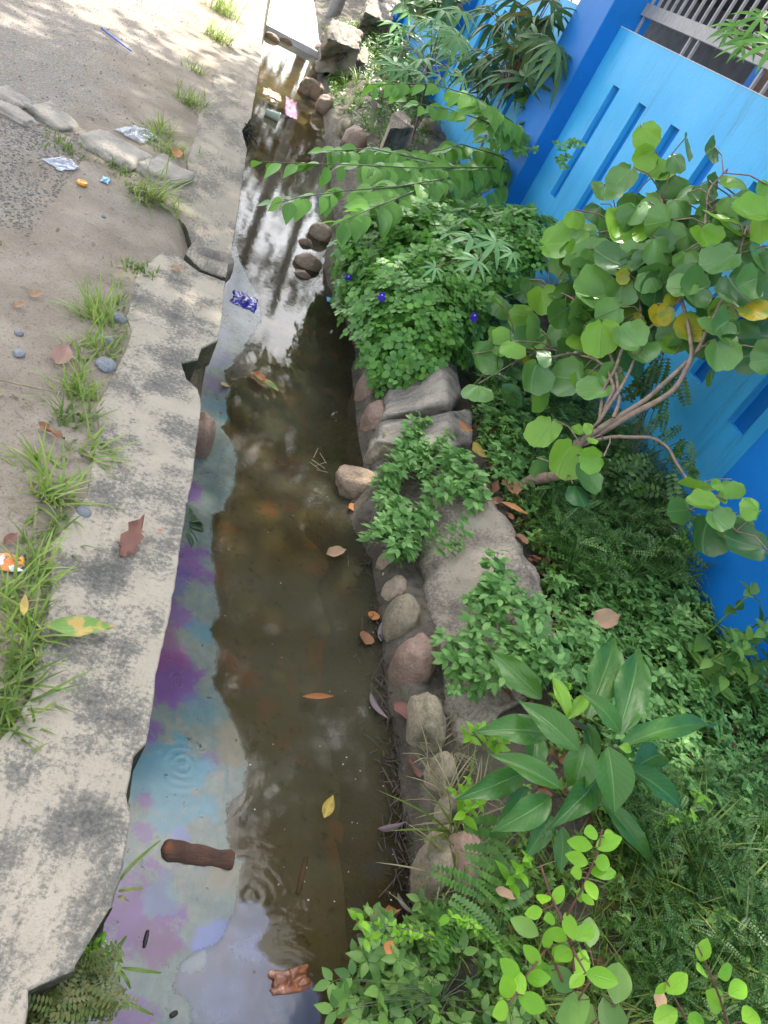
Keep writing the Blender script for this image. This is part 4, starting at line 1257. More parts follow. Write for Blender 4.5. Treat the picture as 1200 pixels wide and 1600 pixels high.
BRN = [pxs([(880, 742, 1.75), (905, 690, 1.75), (960, 657, 1.82), (1010, 622, 1.9), (1050, 590, 1.96), (1090, 548, 2.02), (1118, 490, 2.1), (1150, 420, 2.15), (1165, 360, 2.2)]),
       pxs([(905, 692, 1.76), (962, 662, 1.83), (1020, 632, 1.92), (1060, 602, 1.98), (1082, 560, 2.0), (1075, 500, 2.), (1050, 420, 2.02), (1040, 330, 2.05), (1012, 240, 2.06)]),
       pxs([(905, 690, 1.77), (940, 655, 1.78), (965, 612, 1.8), (985, 580, 1.85), (1005, 530, 1.9), (1000, 470, 1.95), (985, 400, 1.95), (960, 330, 1.95)]),
       pxs([(938, 655, 1.78), (942, 610, 1.8), (962, 575, 1.82), (975, 540, 1.86), (1030, 500, 1.96), (1080, 450, 2.), (1100, 380, 2.06), (1105, 300, 2.1), (1130, 270, 2.12)]),
       pxs([(945, 640, 1.8), (960, 610, 1.8), (950, 575, 1.82), (925, 560, 1.82), (880, 548, 1.8), (850, 547, 1.78), (800, 545, 1.74)]),
       pxs([(900, 700, 1.76), (960, 680, 1.82), (1015, 683, 1.95), (1045, 700, 2.02), (1065, 735, 2.06), (1080, 765, 2.08), (1110, 800, 2.1), (1150, 830, 2.14)]),
       pxs([(958, 655, 1.8), (968, 625, 1.82), (964, 590, 1.83), (945, 530, 1.84), (900, 470, 1.8), (860, 450, 1.78)])]
for i, q in enumerate(BRN):
    # densify smoothly
    t = np.linspace(0, len(q) - 1, len(q) * 4)
    qq = np.stack([np.interp(t, np.arange(len(q)), q[:, a]) for a in range(3)], 1)
    qq[1:-1] = (qq[:-2] + qq[1:-1] * 2 + qq[2:]) / 4
    qq += np.stack([np.sin(t * 3 + i + a) * .004 for a in range(3)], 1)
    ms.tube(qq, np.linspace(.015 if i < 2 else .0085, .004, len(qq)), 6)
ms.tube([(1.72, 2.75, -.1), tuple(BRN[0][0] * .4 + np.array([1.72, 2.75, .0]) * .6), tuple(BRN[0][0]), tuple(BRN[0][1])], [.03, .028, .024, .02], 6)
mp_ = ms
BP = np.concatenate(BRN)
BPd = np.concatenate([np.stack([np.interp(np.linspace(0, len(q) - 1, 40), np.arange(len(q)), q[:, a]) for a in range(3)], 1) for q in BRN])
for b, p, low, px in LP:
    j = BPd[np.argmin(((BPd - b) ** 2).sum(1))]
    mp_.tube([j, (j + b) / 2 + np.array([0, 0, .02]), b], .0032, 4)
local(mp_.build('branch', M_bark), shr)

# --- plant with large glossy leaves
def leaf_between(mb, T, base, tip, arch, up=None):
    d = tip - base
    L = np.linalg.norm(d)
    mb.many(T, [base], [d], [nrm(CAM - base) * .7 + np.array([0, 0, .7]) + (up if up is not None else 0)], [L])
def bigleaf(a, fold=.22, curl=.0, wave=.022):
    pr = lambda t: max(.004, a * math.sin(PI * t ** .8) ** 1.15) + (.02 * (1 - t) if t < .15 else 0)
    T = leaf_t(pr, 14, 7, fold, 0, wave)
    V = T[0].copy()
    V[:, 2] += curl * np.sin(PI * V[:, 1])           # arched along its length
    return V, T[1], T[2]
big = empty('large_leaf_plant', tuple(at(955, 1175, 0)), 'plant with large dark glossy pointed leaves beside the mossy stones', 'plant')
c0 = at(945, 1185, .02)
mb, my = MB(), MB()
BL = [((520,770),(625,470),130,.34,.36),((640,830),(715,510),140,.38,.42),((660,870),(1000,800),95,.38,.36),((600,880),(625,1140),150,.38,.3),((520,870),(465,1085),130,.32,.24),((560,1000),(370,1195),110,.27,.22),
      ((680,960),(880,1120),105,.3,.24),((390,830),(90,825),120,.3,.26),((420,1035),(150,905),95,.28,.26),((290,975),(20,1080),100,.22,.18),((385,1070),(160,1200),115,.24,.17),((350,700),(155,515),100,.28,.28),
      ((490,895),(262,705),112,.34,.34),((645,830),(490,665),85,.38,.42),((300,1035),(175,1175),95,.16,.1),((700,960),(800,910),110,.26,.2),((390,1140),(280,1310),75,.2,.14),((560,1060),(770,1330),80,.14,.06),
      ((330,830),(300,1010),90,.14,.1),((520,790),(540,960),70,.25,.2),((640,890),(700,900),80,.36,.36),((430,1180),(420,1360),70,.12,.06),((620,1110),(700,1240),90,.12,.06)]
for (b, t, wd, zb, zt) in BL:
    B = at(700 + b[0] / 2.4, 800 + b[1] / 2.4, zb); T_ = at(700 + t[0] / 2.4, 800 + t[1] / 2.4, zt)
    L = np.linalg.norm(T_ - B); wr = wd / 2.4 / F * depth((B + T_) / 2) / L / 2
    leaf_between(mb, bigleaf(wr * 1.0, rng.uniform(.25, .55), rng.uniform(.05, .14)), B, T_, 0, rng.normal(size=3) * .22)
for (b, t, wd, zb, zt) in [((450,770),(385,610),60,.36,.36),((450,775),(520,690),55,.36,.36),((640,880),(690,900),40,.4,.4)]:
    B = at(700 + b[0] / 2.4, 800 + b[1] / 2.4, zb); T_ = at(700 + t[0] / 2.4, 800 + t[1] / 2.4, zt)
    L = np.linalg.norm(T_ - B); wr = wd / 2.4 / F * depth(B) / L / 2
    my = MB(); leaf_between(my, bigleaf(wr, .5, .1), B, T_, 0)
    o = local(my.build('young_leaf', L_bigl), big); o['label'] = 'bright young leaf at the tip'
local(mb.build('foliage', L_big), big)
ms = MB()
for e in (at(962, 1167, .38), at(885, 1120, .34), at(890, 1235, .27)):
    ms.tube([c0 - np.array([0, 0, .1]), (c0 + e) / 2 + np.array([.01, .01, .02]), e], [.011, .009, .007], 6)
local(ms.build('stem', M_twig), big)

# --- lime green young shrubs
def lime(label, stems, leaves, sc, mat=L_lime, T=OVAL):
    base = at(stems[0][0][0], stems[0][0][1], 0.)
    r = empty('lime_shrub', base, label, 'shrub')
    mb, ms = MB(), MB()
    SP_ = []
    for st in stems:
        q = np.array([at(*p) for p in st])
        ms.tube(q, np.linspace(.0034, .0016, len(q)), 6)
        tt = np.linspace(0, len(q) - 1, 30)
        SP_.append(np.stack([np.interp(tt, np.arange(len(q)), q[:, a]) for a in range(3)], 1))
    SPc = np.concatenate(SP_)
    u, v = proj(SPc)
    for px, py, L in leaves:
        j = SPc[np.argmin((u - px) ** 2 + (v - py) ** 2)]
        z = j[2] + rng.uniform(-.01, .02)
        p = at(px, py, z)
        d_ = p - j
        b = p - nrm(d_) * L / F * depth(p) * .5
        ms.tube([j, (j + b) / 2, b], .0013, 4)
        mb.many(T, [b], [d_ + rng.normal(size=3) * .01], [nrm(CAM - p) + np.array([rng.normal() * .25, rng.normal() * .25, .3])], [L / F * depth(p) * sc])
    local(mb.build('foliage', mat), r); local(ms.build('stem', M_redtwig), r)
c6 = lambda L: [(700 + x / 2.4, 1150 + y / 2.4, s) for x, y, s in L]
lime('upright shrub with bright lime oval leaves on a reddish stem below the large leafed plant',
     [[(905, 1590, 0.), (893, 1480, .3), (880, 1440, .36), (908, 1392, .42), (935, 1330, .5), (941, 1296, .54)], [(893, 1480, .3), (915, 1520, .36)], [(905, 1590, 0.), (855, 1480, .3), (820, 1530, .34), (795, 1570, .36)], [(880, 1440, .36), (860, 1400, .42), (845, 1352, .46)]],
     c6([(545,362,34),(605,380,28),(508,410,34),(600,425,38),(492,458,34),(577,466,36),(477,505,32),(560,515,38),(533,553,30),(422,615,28),(335,665,30),(388,692,28),(472,695,34),(437,760,32),(515,755,38),(350,785,28),(320,825,32),(445,810,40),(540,815,44),(467,860,40),(565,870,44),(500,900,30),(395,840,32),(368,888,38),(333,930,36),(240,910,44),(205,960,42),(240,965,36),(300,1000,44),(210,1030,40),(480,605,20),(520,610,20),(350,600,34)]), 1.15)
lime('lime leafed seedling at the bottom right corner', [[(1150, 1640, 0.), (1125, 1560, .3), (1105, 1510, .36), (1090, 1478, .4)], [(1150, 1640, 0.), (1070, 1590, .25), (1040, 1530, .3)]],
     c6([(975,825,32),(950,888,32),(1032,885,36),(1085,960,40),(850,945,40),(820,920,22),(825,1040,42),(910,1040,34),(1005,1035,50),(1140,1060,44),(1010,1090,40)]), 1.2)
lime('dull green broad leafed seedling under the lime shrub', [[(900, 1620, 0.), (905, 1560, .14), (930, 1520, .2)], [(900, 1620, 0.), (960, 1570, .14)]],
     c6([(630,930,62),(480,990,66),(640,1020,60),(430,930,50),(560,1070,60),(520,740,40),(300,720,40)]), 1.2, L_weed)

# --- ferns, dry stalks, weeds: masses nobody could count
def mass(name, kinds, n, poly, mat, lo, hi, z0=.0, variants=4, xr=(1.05, 2.58), yr=(.1, 9.), tilt=.25, hf=bank_h, xbias=None):
    P = scatter(n, poly, hf, z0, xr, yr)
    if not len(P): return
    mb = MB()
    Ts = [sprig(k_, 31 + i * 7 + len(name)) for k_ in kinds for i in range(variants)]
    idx = rng.randint(len(Ts), size=len(P))
    for i, T in enumerate(Ts):
        m = idx == i
        k_ = m.sum()
        if not k_: continue
        up = np.tile([0., 0, 1], (k_, 1)) + rng.normal(size=(k_, 3)) * tilt
        yd = rng.normal(size=(k_, 3)); yd -= (yd * up).sum(1)[:, None] * up / (up ** 2).sum(1)[:, None]
        cl_ = np.array([.75 + .5 * (nz(a[0], a[1], 2.5, 6.) + .5) for a in P[m]])
        mb.many(T, P[m], yd, up, rng.uniform(lo, hi, k_) * np.clip(cl_, .55, 1.5))
    o = mb.build(name, mat)
    o['kind'] = 'stuff'
    return o
def rib_h(x, y): return max(bank_h(x, y), -.02) if x > 1.5 else bank_h(x, y)
ALLR = [(760, 560), (830, 520), (1010, 600), (1090, 740), (1080, 900), (1130, 1010), (1230, 1100), (1230, 1640), (760, 1640), (780, 1400), (770, 1250), (860, 1080), (850, 950), (800, 820), (740, 690)]
mass('weed_cover', ['mint'], 1500, ALLR, L_weed, .05, .11)
mass('weed_cover', ['tri', 'mint'], 900, [(860, 900), (1080, 900), (1230, 1080), (1230, 1350), (1000, 1300), (870, 1060)], L_weedp, .06, .12)
mass('feathery_weed_cover', ['feather'], 420, [(830, 720), (940, 680), (1060, 740), (1080, 880), (1000, 940), (880, 930), (820, 800)], L_fea, .13, .26, xr=(1.6, 2.55))
mass('feathery_weed_cover', ['feather'], 620, [(940, 1260), (1230, 1180), (1230, 1640), (960, 1640), (980, 1400)], L_fea, .08, .16)
mass('feathery_weed_cover', ['feather'], 160, [(780, 560), (900, 600), (900, 700), (760, 680)], L_fea, .08, .16)
mass('weed_cover', ['mint', 'tri'], 420, [(735, 565), (830, 540), (900, 600), (960, 690), (860, 770), (800, 810), (745, 700)], L_weedp, .06, .13)
mass('grass_cover', ['grass'], 210, [(700, 1300), (820, 1330), (1000, 1340), (1230, 1330), (1230, 1640), (700, 1640)], L_grassd, .09, .2)
mass('grass_cover', ['grass'], 36, [(660, 1140), (720, 1100), (760, 1250), (780, 1420), (660, 1430)], L_dry, .08, .17, tilt=.5)
mass('weed_cover', ['mint', 'tri'], 60, [(540, 1480), (640, 1440), (780, 1440), (800, 1640), (520, 1640)], L_weed, .07, .14, hf=lambda x, y: max(bank_h(x, y), -.26), xr=(.85, 2.))
mass('weed_cover', ['mint', 'grass'], 560, [(505, 110), (500, -10), (560, -10), (560, 60), (640, 100), (700, 190), (640, 260), (540, 250), (520, 170)], L_weed, .1, .2, xr=(1.15, 2.5), yr=(5, 16))
mass('weed_cover', ['mint', 'feather'], 360, [(560, 60), (640, 0), (760, -20), (760, 120), (650, 180)], L_fea, .15, .32, xr=(1.3, 2.5), yr=(6, 16))

# --- individual weeds
def weed_proto(name, kind, mat, sd, label, cat, group=None):
    r = empty(name, (0, 0, 0), label, cat, group)
    T = sprig(kind, sd)
    nst = 6
    mb = MB(); mb.add(*T); mb.build('foliage', mat, r)
    return r
LOBP = [(630, 665), (690, 640), (715, 690), (765, 760), (755, 830), (690, 860), (610, 880), (578, 835), (590, 770), (610, 700)]
LOBQ = [(720, 900), (780, 880), (860, 960), (880, 1050), (780, 1060), (700, 1080), (690, 1010), (760, 970)]
def slab_h(x, y):
    a = sm(1.12, 1.5, x) * .26 - .2
    return a
protos = [weed_proto('lobed_weed', 'lobed', L_weedp, s_, 'light green lobed weed sprawling over the sloping tan concrete block', 'weed', 'lobed weeds on the concrete block') for s_ in (3, 9, 15)]
used = [False] * 3
for poly, n_, hh in ((LOBP, 200, slab_h), (LOBQ, 105, slab_h), ([(590, 870), (650, 850), (700, 860), (660, 880)], 8, slab_h)):
    for p in scatter(n_, poly, hh, .06, (1.0, 1.9), (1., 5.)):
        if nz(p[0], p[1], 4.5, 2.) < -.12: continue
        i = rng.randint(3)
        r = protos[i] if not used[i] else copy_tree(protos[i])
        used[i] = True
        r.location = tuple(p); r.rotation_euler = (rng.uniform(-.5, .3), rng.uniform(-.5, .2), rng.uniform(0, 6.28))
        s_ = rng.uniform(.05, .12); r.scale = (s_, s_, s_)
tips = weed_proto('bright_weed', 'mint', L_lime, 5, 'small bright tipped weed in the shade of the large leafed plant', 'weed', 'bright tipped weeds by the large leafed plant')
first = True
for px, py, s_ in ((1085, 1262, .12), (1060, 1285, .08), (808, 1368, .1), (735, 1145, .08), (730, 1265, .09), (770, 1155, .09), (880, 1090, .08), (722, 1240, .07), (1040, 1290, .07), (780, 1160, .08)):
    r = tips if first else copy_tree(tips)
    first = False
    p = at(px, py, .1)
    r.location = (p[0], p[1], .1 - s_ * .9 + .03); r.rotation_euler = (0, 0, rng.uniform(0, 6)); r.scale = (s_ * 1.2,) * 3
# leggy weeds rising in front of the near pillar
lw = weed_proto('leggy_weed', 'mint', L_weed, 12, 'leggy dark green weed standing against the dark blue pillar', 'weed', 'leggy weeds before the dark blue pillar')
first = True
for px, py, z, s_ in ((1135, 960, .3, .42), (1165, 985, .3, .4), (1190, 950, .35, .42), (1120, 1010, .22, .34), (1150, 1030, .22, .34), (1185, 1020, .25, .34), (1205, 990, .3, .4), (1205, 1060, .2, .36), (1140, 1065, .16, .3), (1175, 1075, .15, .3)):
    r = lw if first else copy_tree(lw)
    first = False
    p = at(px, py, z)
    r.location = (min(p[0], 2.36), p[1], max(0, z - s_)); r.rotation_euler = (rng.uniform(-.2, .2), rng.uniform(-.2, .2), rng.uniform(0, 6)); r.scale = (s_ * .8, s_ * .8, s_)
# sprays of dark fine leaflets hanging in front of the wall behind the shrub
sp_ = empty('fine_leaf_shrub', (2.3, 2.9, 0), 'dark fine leaflet shrub with drooping sprays between the round leaved shrub and the blue wall', 'shrub')
mb, ms = MB(), MB()
for px, py, l in ((1030, 560, .2), (1045, 545, .2), (1060, 580, .18), (1020, 590, .2), (1010, 620, .18), (1040, 610, .16), (1005, 650, .2), (1030, 640, .15), (1070, 670, .14), (1060, 690, .14), (1080, 700, .12), (1050, 600, .2), (1120, 870, .14), (1110, 890, .12), (1090, 740, .12), (1070, 720, .15), (1015, 575, .2), (990, 660, .2),
                   (1000, 700, .22), (1020, 720, .22), (1050, 740, .22), (985, 690, .2), (1000, 740, .22), (1060, 780, .2), (1040, 770, .22), (1015, 760, .2), (975, 720, .2), (1080, 800, .16), (1060, 830, .2), (1030, 810, .2), (1000, 790, .2), (970, 770, .2), (950, 750, .2)):
    for q_ in range(2):
        p = atX(px + rng.normal() * 5, py + rng.normal() * 5, 2.32 + rng.uniform(-.15, .1))
        mb.many(PIN, [p], [(rng.normal() * .4, rng.normal() * .4, -1 if py < 700 else -.3)], [nrm(CAM - p) + rng.normal(size=3) * .35], [l * rng.uniform(.7, 1.1)])
    ms.tube([(2.3, 2.9, -.05), ((2.3 + p[0]) / 2, (2.9 + p[1]) / 2, p[2] * .7), tuple(p)], .003, 4)
local(mb.build('foliage', L_fea), sp_); local(ms.build('stem', M_twig), sp_)
# fern by the curved stone
fr_ = empty('fern', tuple(at(745, 1400, -.05)), 'narrow leaved dark green fern beside the tall curved stone', 'fern')
mb = MB()
for px, py, dx, dy in ((720, 1330, 90, 10), (730, 1350, 80, 25), (735, 1372, 70, 40), (700, 1400, 70, 50), (720, 1290, 80, 0), (760, 1400, -60, -40), (740, 1440, 60, 40), (770, 1420, 60, -40), (760, 1310, 70, 60), (730, 1410, -30, 60)):
    a_, b_ = at(px, py, .05), at(px + dx, py + dy, .08)
    T = fern_t(14, .2)
    mb.many(T, [a_], [b_ - a_], [(rng.normal() * .2, rng.normal() * .2, 1)], [np.linalg.norm(b_ - a_) * 1.15])
local(mb.build('frond', L_spur), fr_)
# spiky flower stem leaning over the water
sk = empty('spike_weed', tuple(at(700, 1490, -.15)), 'yellow green spike weed leaning out over the water at the bottom', 'weed')
mb, ms = MB(), MB()
for a_, b_ in (((720, 1480, .0), (557, 1438, .06)), ((690, 1470, .0), (570, 1466, .02)), ((760, 1470, .02), (700, 1430, .1))):
    A_, B_ = at(*a_), at(*b_)
    ms.tube([A_, (A_ + B_) / 2 + np.array([0, 0, .02]), B_], [.004, .003, .002], 4)
    for t in np.linspace(.1, 1, 46):
        P = A_ + (B_ - A_) * t + np.array([0, 0, .02 * math.sin(PI * t)])
        mb.many(OV, [P], [rng.normal(size=3)], [(0, 0, 1)], [.016 if t < .93 else .03])
local(mb.build('foliage', L_lime), sk); local(ms.build('stem', M_twig), sk)
# trifoliate weed creeping over the water at the bottom
tw = empty('trifoliate_weed', tuple(at(640, 1560, -.2)), 'dark green weed with leaves in threes creeping over the water at the bottom edge', 'weed')
mb, ms = MB(), MB()
bs = at(690, 1560, -.15)
for px, py in ((630, 1500), (625, 1535), (600, 1545), (555, 1545), (560, 1570), (655, 1505), (660, 1530), (690, 1515), (665, 1560), (640, 1580), (690, 1580), (610, 1590), (575, 1590), (545, 1560), (530, 1530), (720, 1500), (730, 1550), (710, 1590), (535, 1580), (560, 1530), (650, 1600), (750, 1520), (745, 1580)):
    p = at(px, py, -.12 + rng.uniform(-.03, .06))
    mb.many(TRI, [p], [nrm(p - bs) + rng.normal(size=3) * .4], [(rng.normal() * .25, rng.normal() * .25 - .2, 1)], [rng.uniform(.05, .075)])
    ms.tube([bs, (bs + p) / 2 + np.array([0, 0, .03]), p], .0009, 4)
local(mb.build('foliage', L_weed), tw); local(ms.build('stem', M_twig), tw)
# dark leafy shrub at the very top
dk = empty('dark_shrub', (2.2, 13., 0), 'dark leafy shrub at the very top beyond the cassava', 'shrub')
mb = MB()
for i in range(200):
    p = atX(rng.uniform(625, 715), rng.uniform(-30, 14), rng.uniform(2.05, 2.4))
    mb.many(OVB, [p], rdir(1, -.3), [(rng.normal() * .4, -.4, 1)], [rng.uniform(.15, .3)])
local(mb.build('foliage', L_casd), dk)
ms = MB(); ms.tube([(2.2, 13, -.1), (2.2, 12.9, .6), (2.15, 12.7, 1.3)], [.03, .025, .015], 6); local(ms.build('stem', M_bark), dk)

# ------------------------------------------------------------------ grass along the left
rg = random.Random(4)
TU = [  # px, py, n, L, spread, lean, mat, label
    (347, 20, 70, .3, .07, (0, 0), 'g', 'sunlit pale grass tuft at the top beside the ditch wall, farthest of all'),
    (340, 62, 60, .2, .05, (0, 0), 'g', 'bright green grass tuft just before the sunlit one at the top'),
    (303, 108, 24, .09, .05, (0, 0), 'g', 'sparse low grass on the dirt below the bright tuft at the top'),
    (296, 160, 44, .15, .05, (0, 0), 'g', 'yellow green grass tuft beyond the white plastic bag'),
    (252, 205, 26, .13, .04, (-.3, 0), 'g', 'thin grass tuft right beside the white plastic bag'),
    (265, 235, 40, .12, .06, (0, 0), 'g', 'grass growing on top of the pale road rocks'),
    (232, 308, 60, .2, .05, (.5, -.5), 'g', 'grass tuft spreading out in front of the large pale road rock'),
    (190, 268, 30, .06, .07, (0, 0), 'd', 'short mossy grass at the foot of the large pale road rock'),
    (100, 228, 34, .05, .08, (0, 0), 'd', 'short mossy grass between the two leftmost road rocks'),
    (215, 420, 46, .04, .05, (0, 0), 'd', 'low strip of moss grass where the wall narrows'),
    (155, 500, 80, .24, .035, (-.5, .5), 'g', 'long bladed grass tuft leaning left, with a mossy clump beside it'),
    (188, 475, 90, .055, .04, (0, 0), 'd', 'round mossy clump at the wall edge beside the long bladed tuft'),
    (145, 545, 60, .14, .05, (0, .2), 'g', 'grass tuft behind the upper brown leaf'),
    (120, 610, 56, .19, .04, (-.2, .3), 'g', 'grass tuft right below the upper brown leaf'),
    (112, 650, 80, .15, .05, (0, 0), 'd', 'thick dark grass clump in the middle of the left edge'),
    (145, 705, 44, .15, .03, (.4, .1), 'g', 'thin grass tuft reaching over the concrete'),
    (70, 735, 40, .17, .04, (-.5, .4), 'g', 'grass tuft with blades bent left on the dirt'),
    (75, 775, 60, .2, .03, (.2, .1), 'y', 'yellowish broad bladed grass tuft lying flat'),
    (70, 825, 36, .1, .05, (0, 0), 'd', 'sparse low grass above the chip packet'),
    (50, 890, 44, .14, .04, (.2, .2), 'g', 'grass tuft in front of the chip packet'),
    (25, 950, 56, .17, .05, (-.2, .2), 'g', 'grass tuft around the upright pale leaf'),
    (40, 1000, 60, .15, .04, (.1, 0), 'y', 'straw coloured grass tuft by the half yellow leaf'),
    (10, 1075, 90, .19, .05, (.1, 0), 'd', 'dense dark grass at the lower left edge'),
    (8, 1120, 80, .13, .05, (.1, 0), 'd', 'short dense grass at the lower left edge, nearest of all'),
]
for px, py, n_, L, spd, lean, mk, lab in TU:
    p = at(px, py, 0)
    L *= (.76 if mk != 'd' else .75) if py > 430 else 1.35; spd *= .8 if (py > 430 or mk == 'd') else 1.3; n_ = int(n_ * ((.75 if mk != 'd' else .5) if py > 430 else 1.8))
    mb = blade_tuft(n_, L, spd, rg, .0045, lean)
    o = mb.build('grass_tuft', {'g': L_grass, 'd': L_grassd, 'y': L_grass}[mk])
    o.location = (p[0], p[1], road_h(p[0], p[1]) + .002)
    tag(o, lab, 'grass')
    if mk != 'd':
        m2 = blade_tuft(max(6, n_ // 5), L * .8, spd, rg, .003, lean)
        m2.build('dry_blades', L_dry, o)
# low grass film along the wall edge
mb = MB()
for i in range(900):
    a = rng.randint(len(LEFT) - 1); t = rng.rand()
    px = LEFT[a][0] * (1 - t) + LEFT[a + 1][0] * t - abs(rng.normal()) * 26 - 4; py = LEFT[a][1] * (1 - t) + LEFT[a + 1][1] * t
    if nz(px * .02, py * .02, 1., 2.) < -.05: continue
    p = at(px, py, 0)
    mb.many(leaf_t(lambda t: .03 * (1 - t) + .003, 3, 2, 0, .4), [(p[0], p[1], road_h(p[0], p[1]))] * 3, rdir(3, .6), [(0.1, 0, 1)], rng.uniform(.02, .06, 3))
tag(mb.build('grass', L_grassd), kind='stuff')
# plants on the broken bottom corner of the wall
cr = empty('corner_fern', tuple(at(85, 1560, -.1)), 'brownish green creeping fern on the broken bottom corner of the ditch wall', 'fern')
mb = MB()
for i in range(110):
    px, py = rng.uniform(50, 165), rng.uniform(1510, 1620)
    p = at(px, py, -.08 + rng.uniform(0, .03))
    mb.many(PIN, [p], rdir(1, .15), [(rng.normal() * .3, rng.normal() * .3, 1)], [rng.uniform(.05, .09)])
local(mb.build('foliage', leaf_mat('brownish fern', (.07, .13, .03), (.18, .16, .06), 0, trans=.2)), cr)
cl = empty('clover_moss', tuple(at(152, 1495, -.1)), 'bright yellow green moss clump on the broken corner over the oily water', 'moss')
mb = MB()
for i in range(150):
    p = at(152 + rng.normal() * 9, 1495 + rng.normal() * 13, -.1 + rng.uniform(0, .03))
    mb.many(OV, [p], rdir(1, .2), [(rng.normal() * .4, rng.normal() * .4, 1)], [rng.uniform(.008, .018)])
local(mb.build('foliage', L_lime), cl)
wb = empty('water_grass', tuple(at(178, 1440, -.15)), 'dark flat grass blades reaching from the wall edge over the oily water', 'grass')
mb = MB()
BLD = [((188,1375),(192,1360),(252,1312)),((185,1392),(200,1390),(225,1388)),((184,1400),(192,1402),(202,1408)),((178,1490),(185,1480),(198,1462)),((172,1470),(182,1490),(192,1505)),((190,1512),(215,1516),(252,1520)),((188,1516),(198,1530),(204,1545)),
       ((165,1500),(180,1500),(195,1492)),((160,1555),(175,1560),(198,1545)),((185,1560),(210,1572),(240,1586)),((170,1560),(180,1575),(205,1570)),((186,1500),(184,1520),(187,1535)),((150,1580),(165,1570),(185,1565))]
for a_, b_, c_ in BLD:
    q = [at(*a_, -.12), at(*b_, -.1), at(*c_, -.13)]
    tt = np.linspace(0, 1, 8)
    C_ = np.array([(1 - t) ** 2 * q[0] + 2 * t * (1 - t) * q[1] + t * t * q[2] for t in tt])
    tg = np.gradient(C_, axis=0); sd_ = np.cross(tg, (0, 0, 1)); sd_ /= np.linalg.norm(sd_, axis=1)[:, None]
    wd = .0042 * np.sin(PI * (tt * .85 + .1)) ** .6
    V = np.concatenate([C_ - sd_ * wd[:, None], C_ + np.array([0, 0, -.001]), C_ + sd_ * wd[:, None]])
    mb.add(V, [(r_ * 8 + i, r_ * 8 + i + 1, (r_ + 1) * 8 + i + 1, (r_ + 1) * 8 + i) for r_ in range(2) for i in range(7)])
local(mb.build('blade', L_grassd), wb)
hf_ = empty('wall_fern', tuple(at(300, 820, -.1)), 'small dark fern hanging from the wall edge over the purple oil', 'fern')
mb = MB()
for px, py, dx, dy in ((292, 815, 35, -12), (292, 820, 40, 0), (292, 826, 25, 14), (290, 832, 18, 22), (300, 812, 28, 2), (296, 822, 30, -5), (295, 808, 20, -14)):
    a_, b_ = at(px, py, -.08), at(px + dx, py + dy, -.12)
    mb.many(PIN, [a_], [b_ - a_], [(rng.normal() * .3, rng.normal() * .3, 1)], [np.linalg.norm(b_ - a_)])
local(mb.build('frond', leaf_mat('dark fern', (.02, .05, .02), (.05, .09, .03), 0, trans=.1)), hf_)
dt = empty('dead_twig_tuft', tuple(at(386, 205, -.05)), 'black dead twig tuft stuck to the far wall edge over the water', 'twigs')
mb = MB()
for i in range(40):
    p = at(384 + rng.normal() * 2, 205 + rng.normal() * 5, -.06); e = p + np.clip(rng.normal(size=3), -1.2, 1.2) * np.array([.06, .1, .06])
    mb.tube([p, (p + e) / 2 + rng.normal(size=3) * .02, e], .004, 4)
local(mb.build('twig', M_black), dt)

# ------------------------------------------------------------------ litter
def flat_leaf(px, py, z, L_px, ang, mat, label, T=None, name='fallen_leaf', cat='leaf', rise=.01, up=None, group=None):
    """a fallen leaf lying with its stalk end at the traced place, ang measured in the photograph"""
    T = T or OVB
    c = at(px, py, z)
    t_ = at(px + math.cos(ang) * L_px / 2, py - math.sin(ang) * L_px / 2, z); b_ = at(px - math.cos(ang) * L_px / 2, py + math.sin(ang) * L_px / 2, z)
    d = t_ - b_
    mb = MB()
    mb.many(T, [b_ + np.array([0, 0, rise])], [d], [(up if up is not None else np.array([rng.normal() * .12, rng.normal() * .12, 1.]))], [np.linalg.norm(d)])
    o = mb.build(name, mat, None, True, c)
    return tag(o, label, cat, group)
CUR = leaf_t(ov(.3, .8), 8, 5, .5, -.25, .05)
CRK = leaf_t(lambda t: max(.006, .16 * math.sin(PI * t ** .8) * (1 + .3 * math.sin(t * 30))), 12, 5, .25, -.18, .08)
BIGL = leaf_t(ov(.21, .85), 12, 7, .25, -.12, .02)
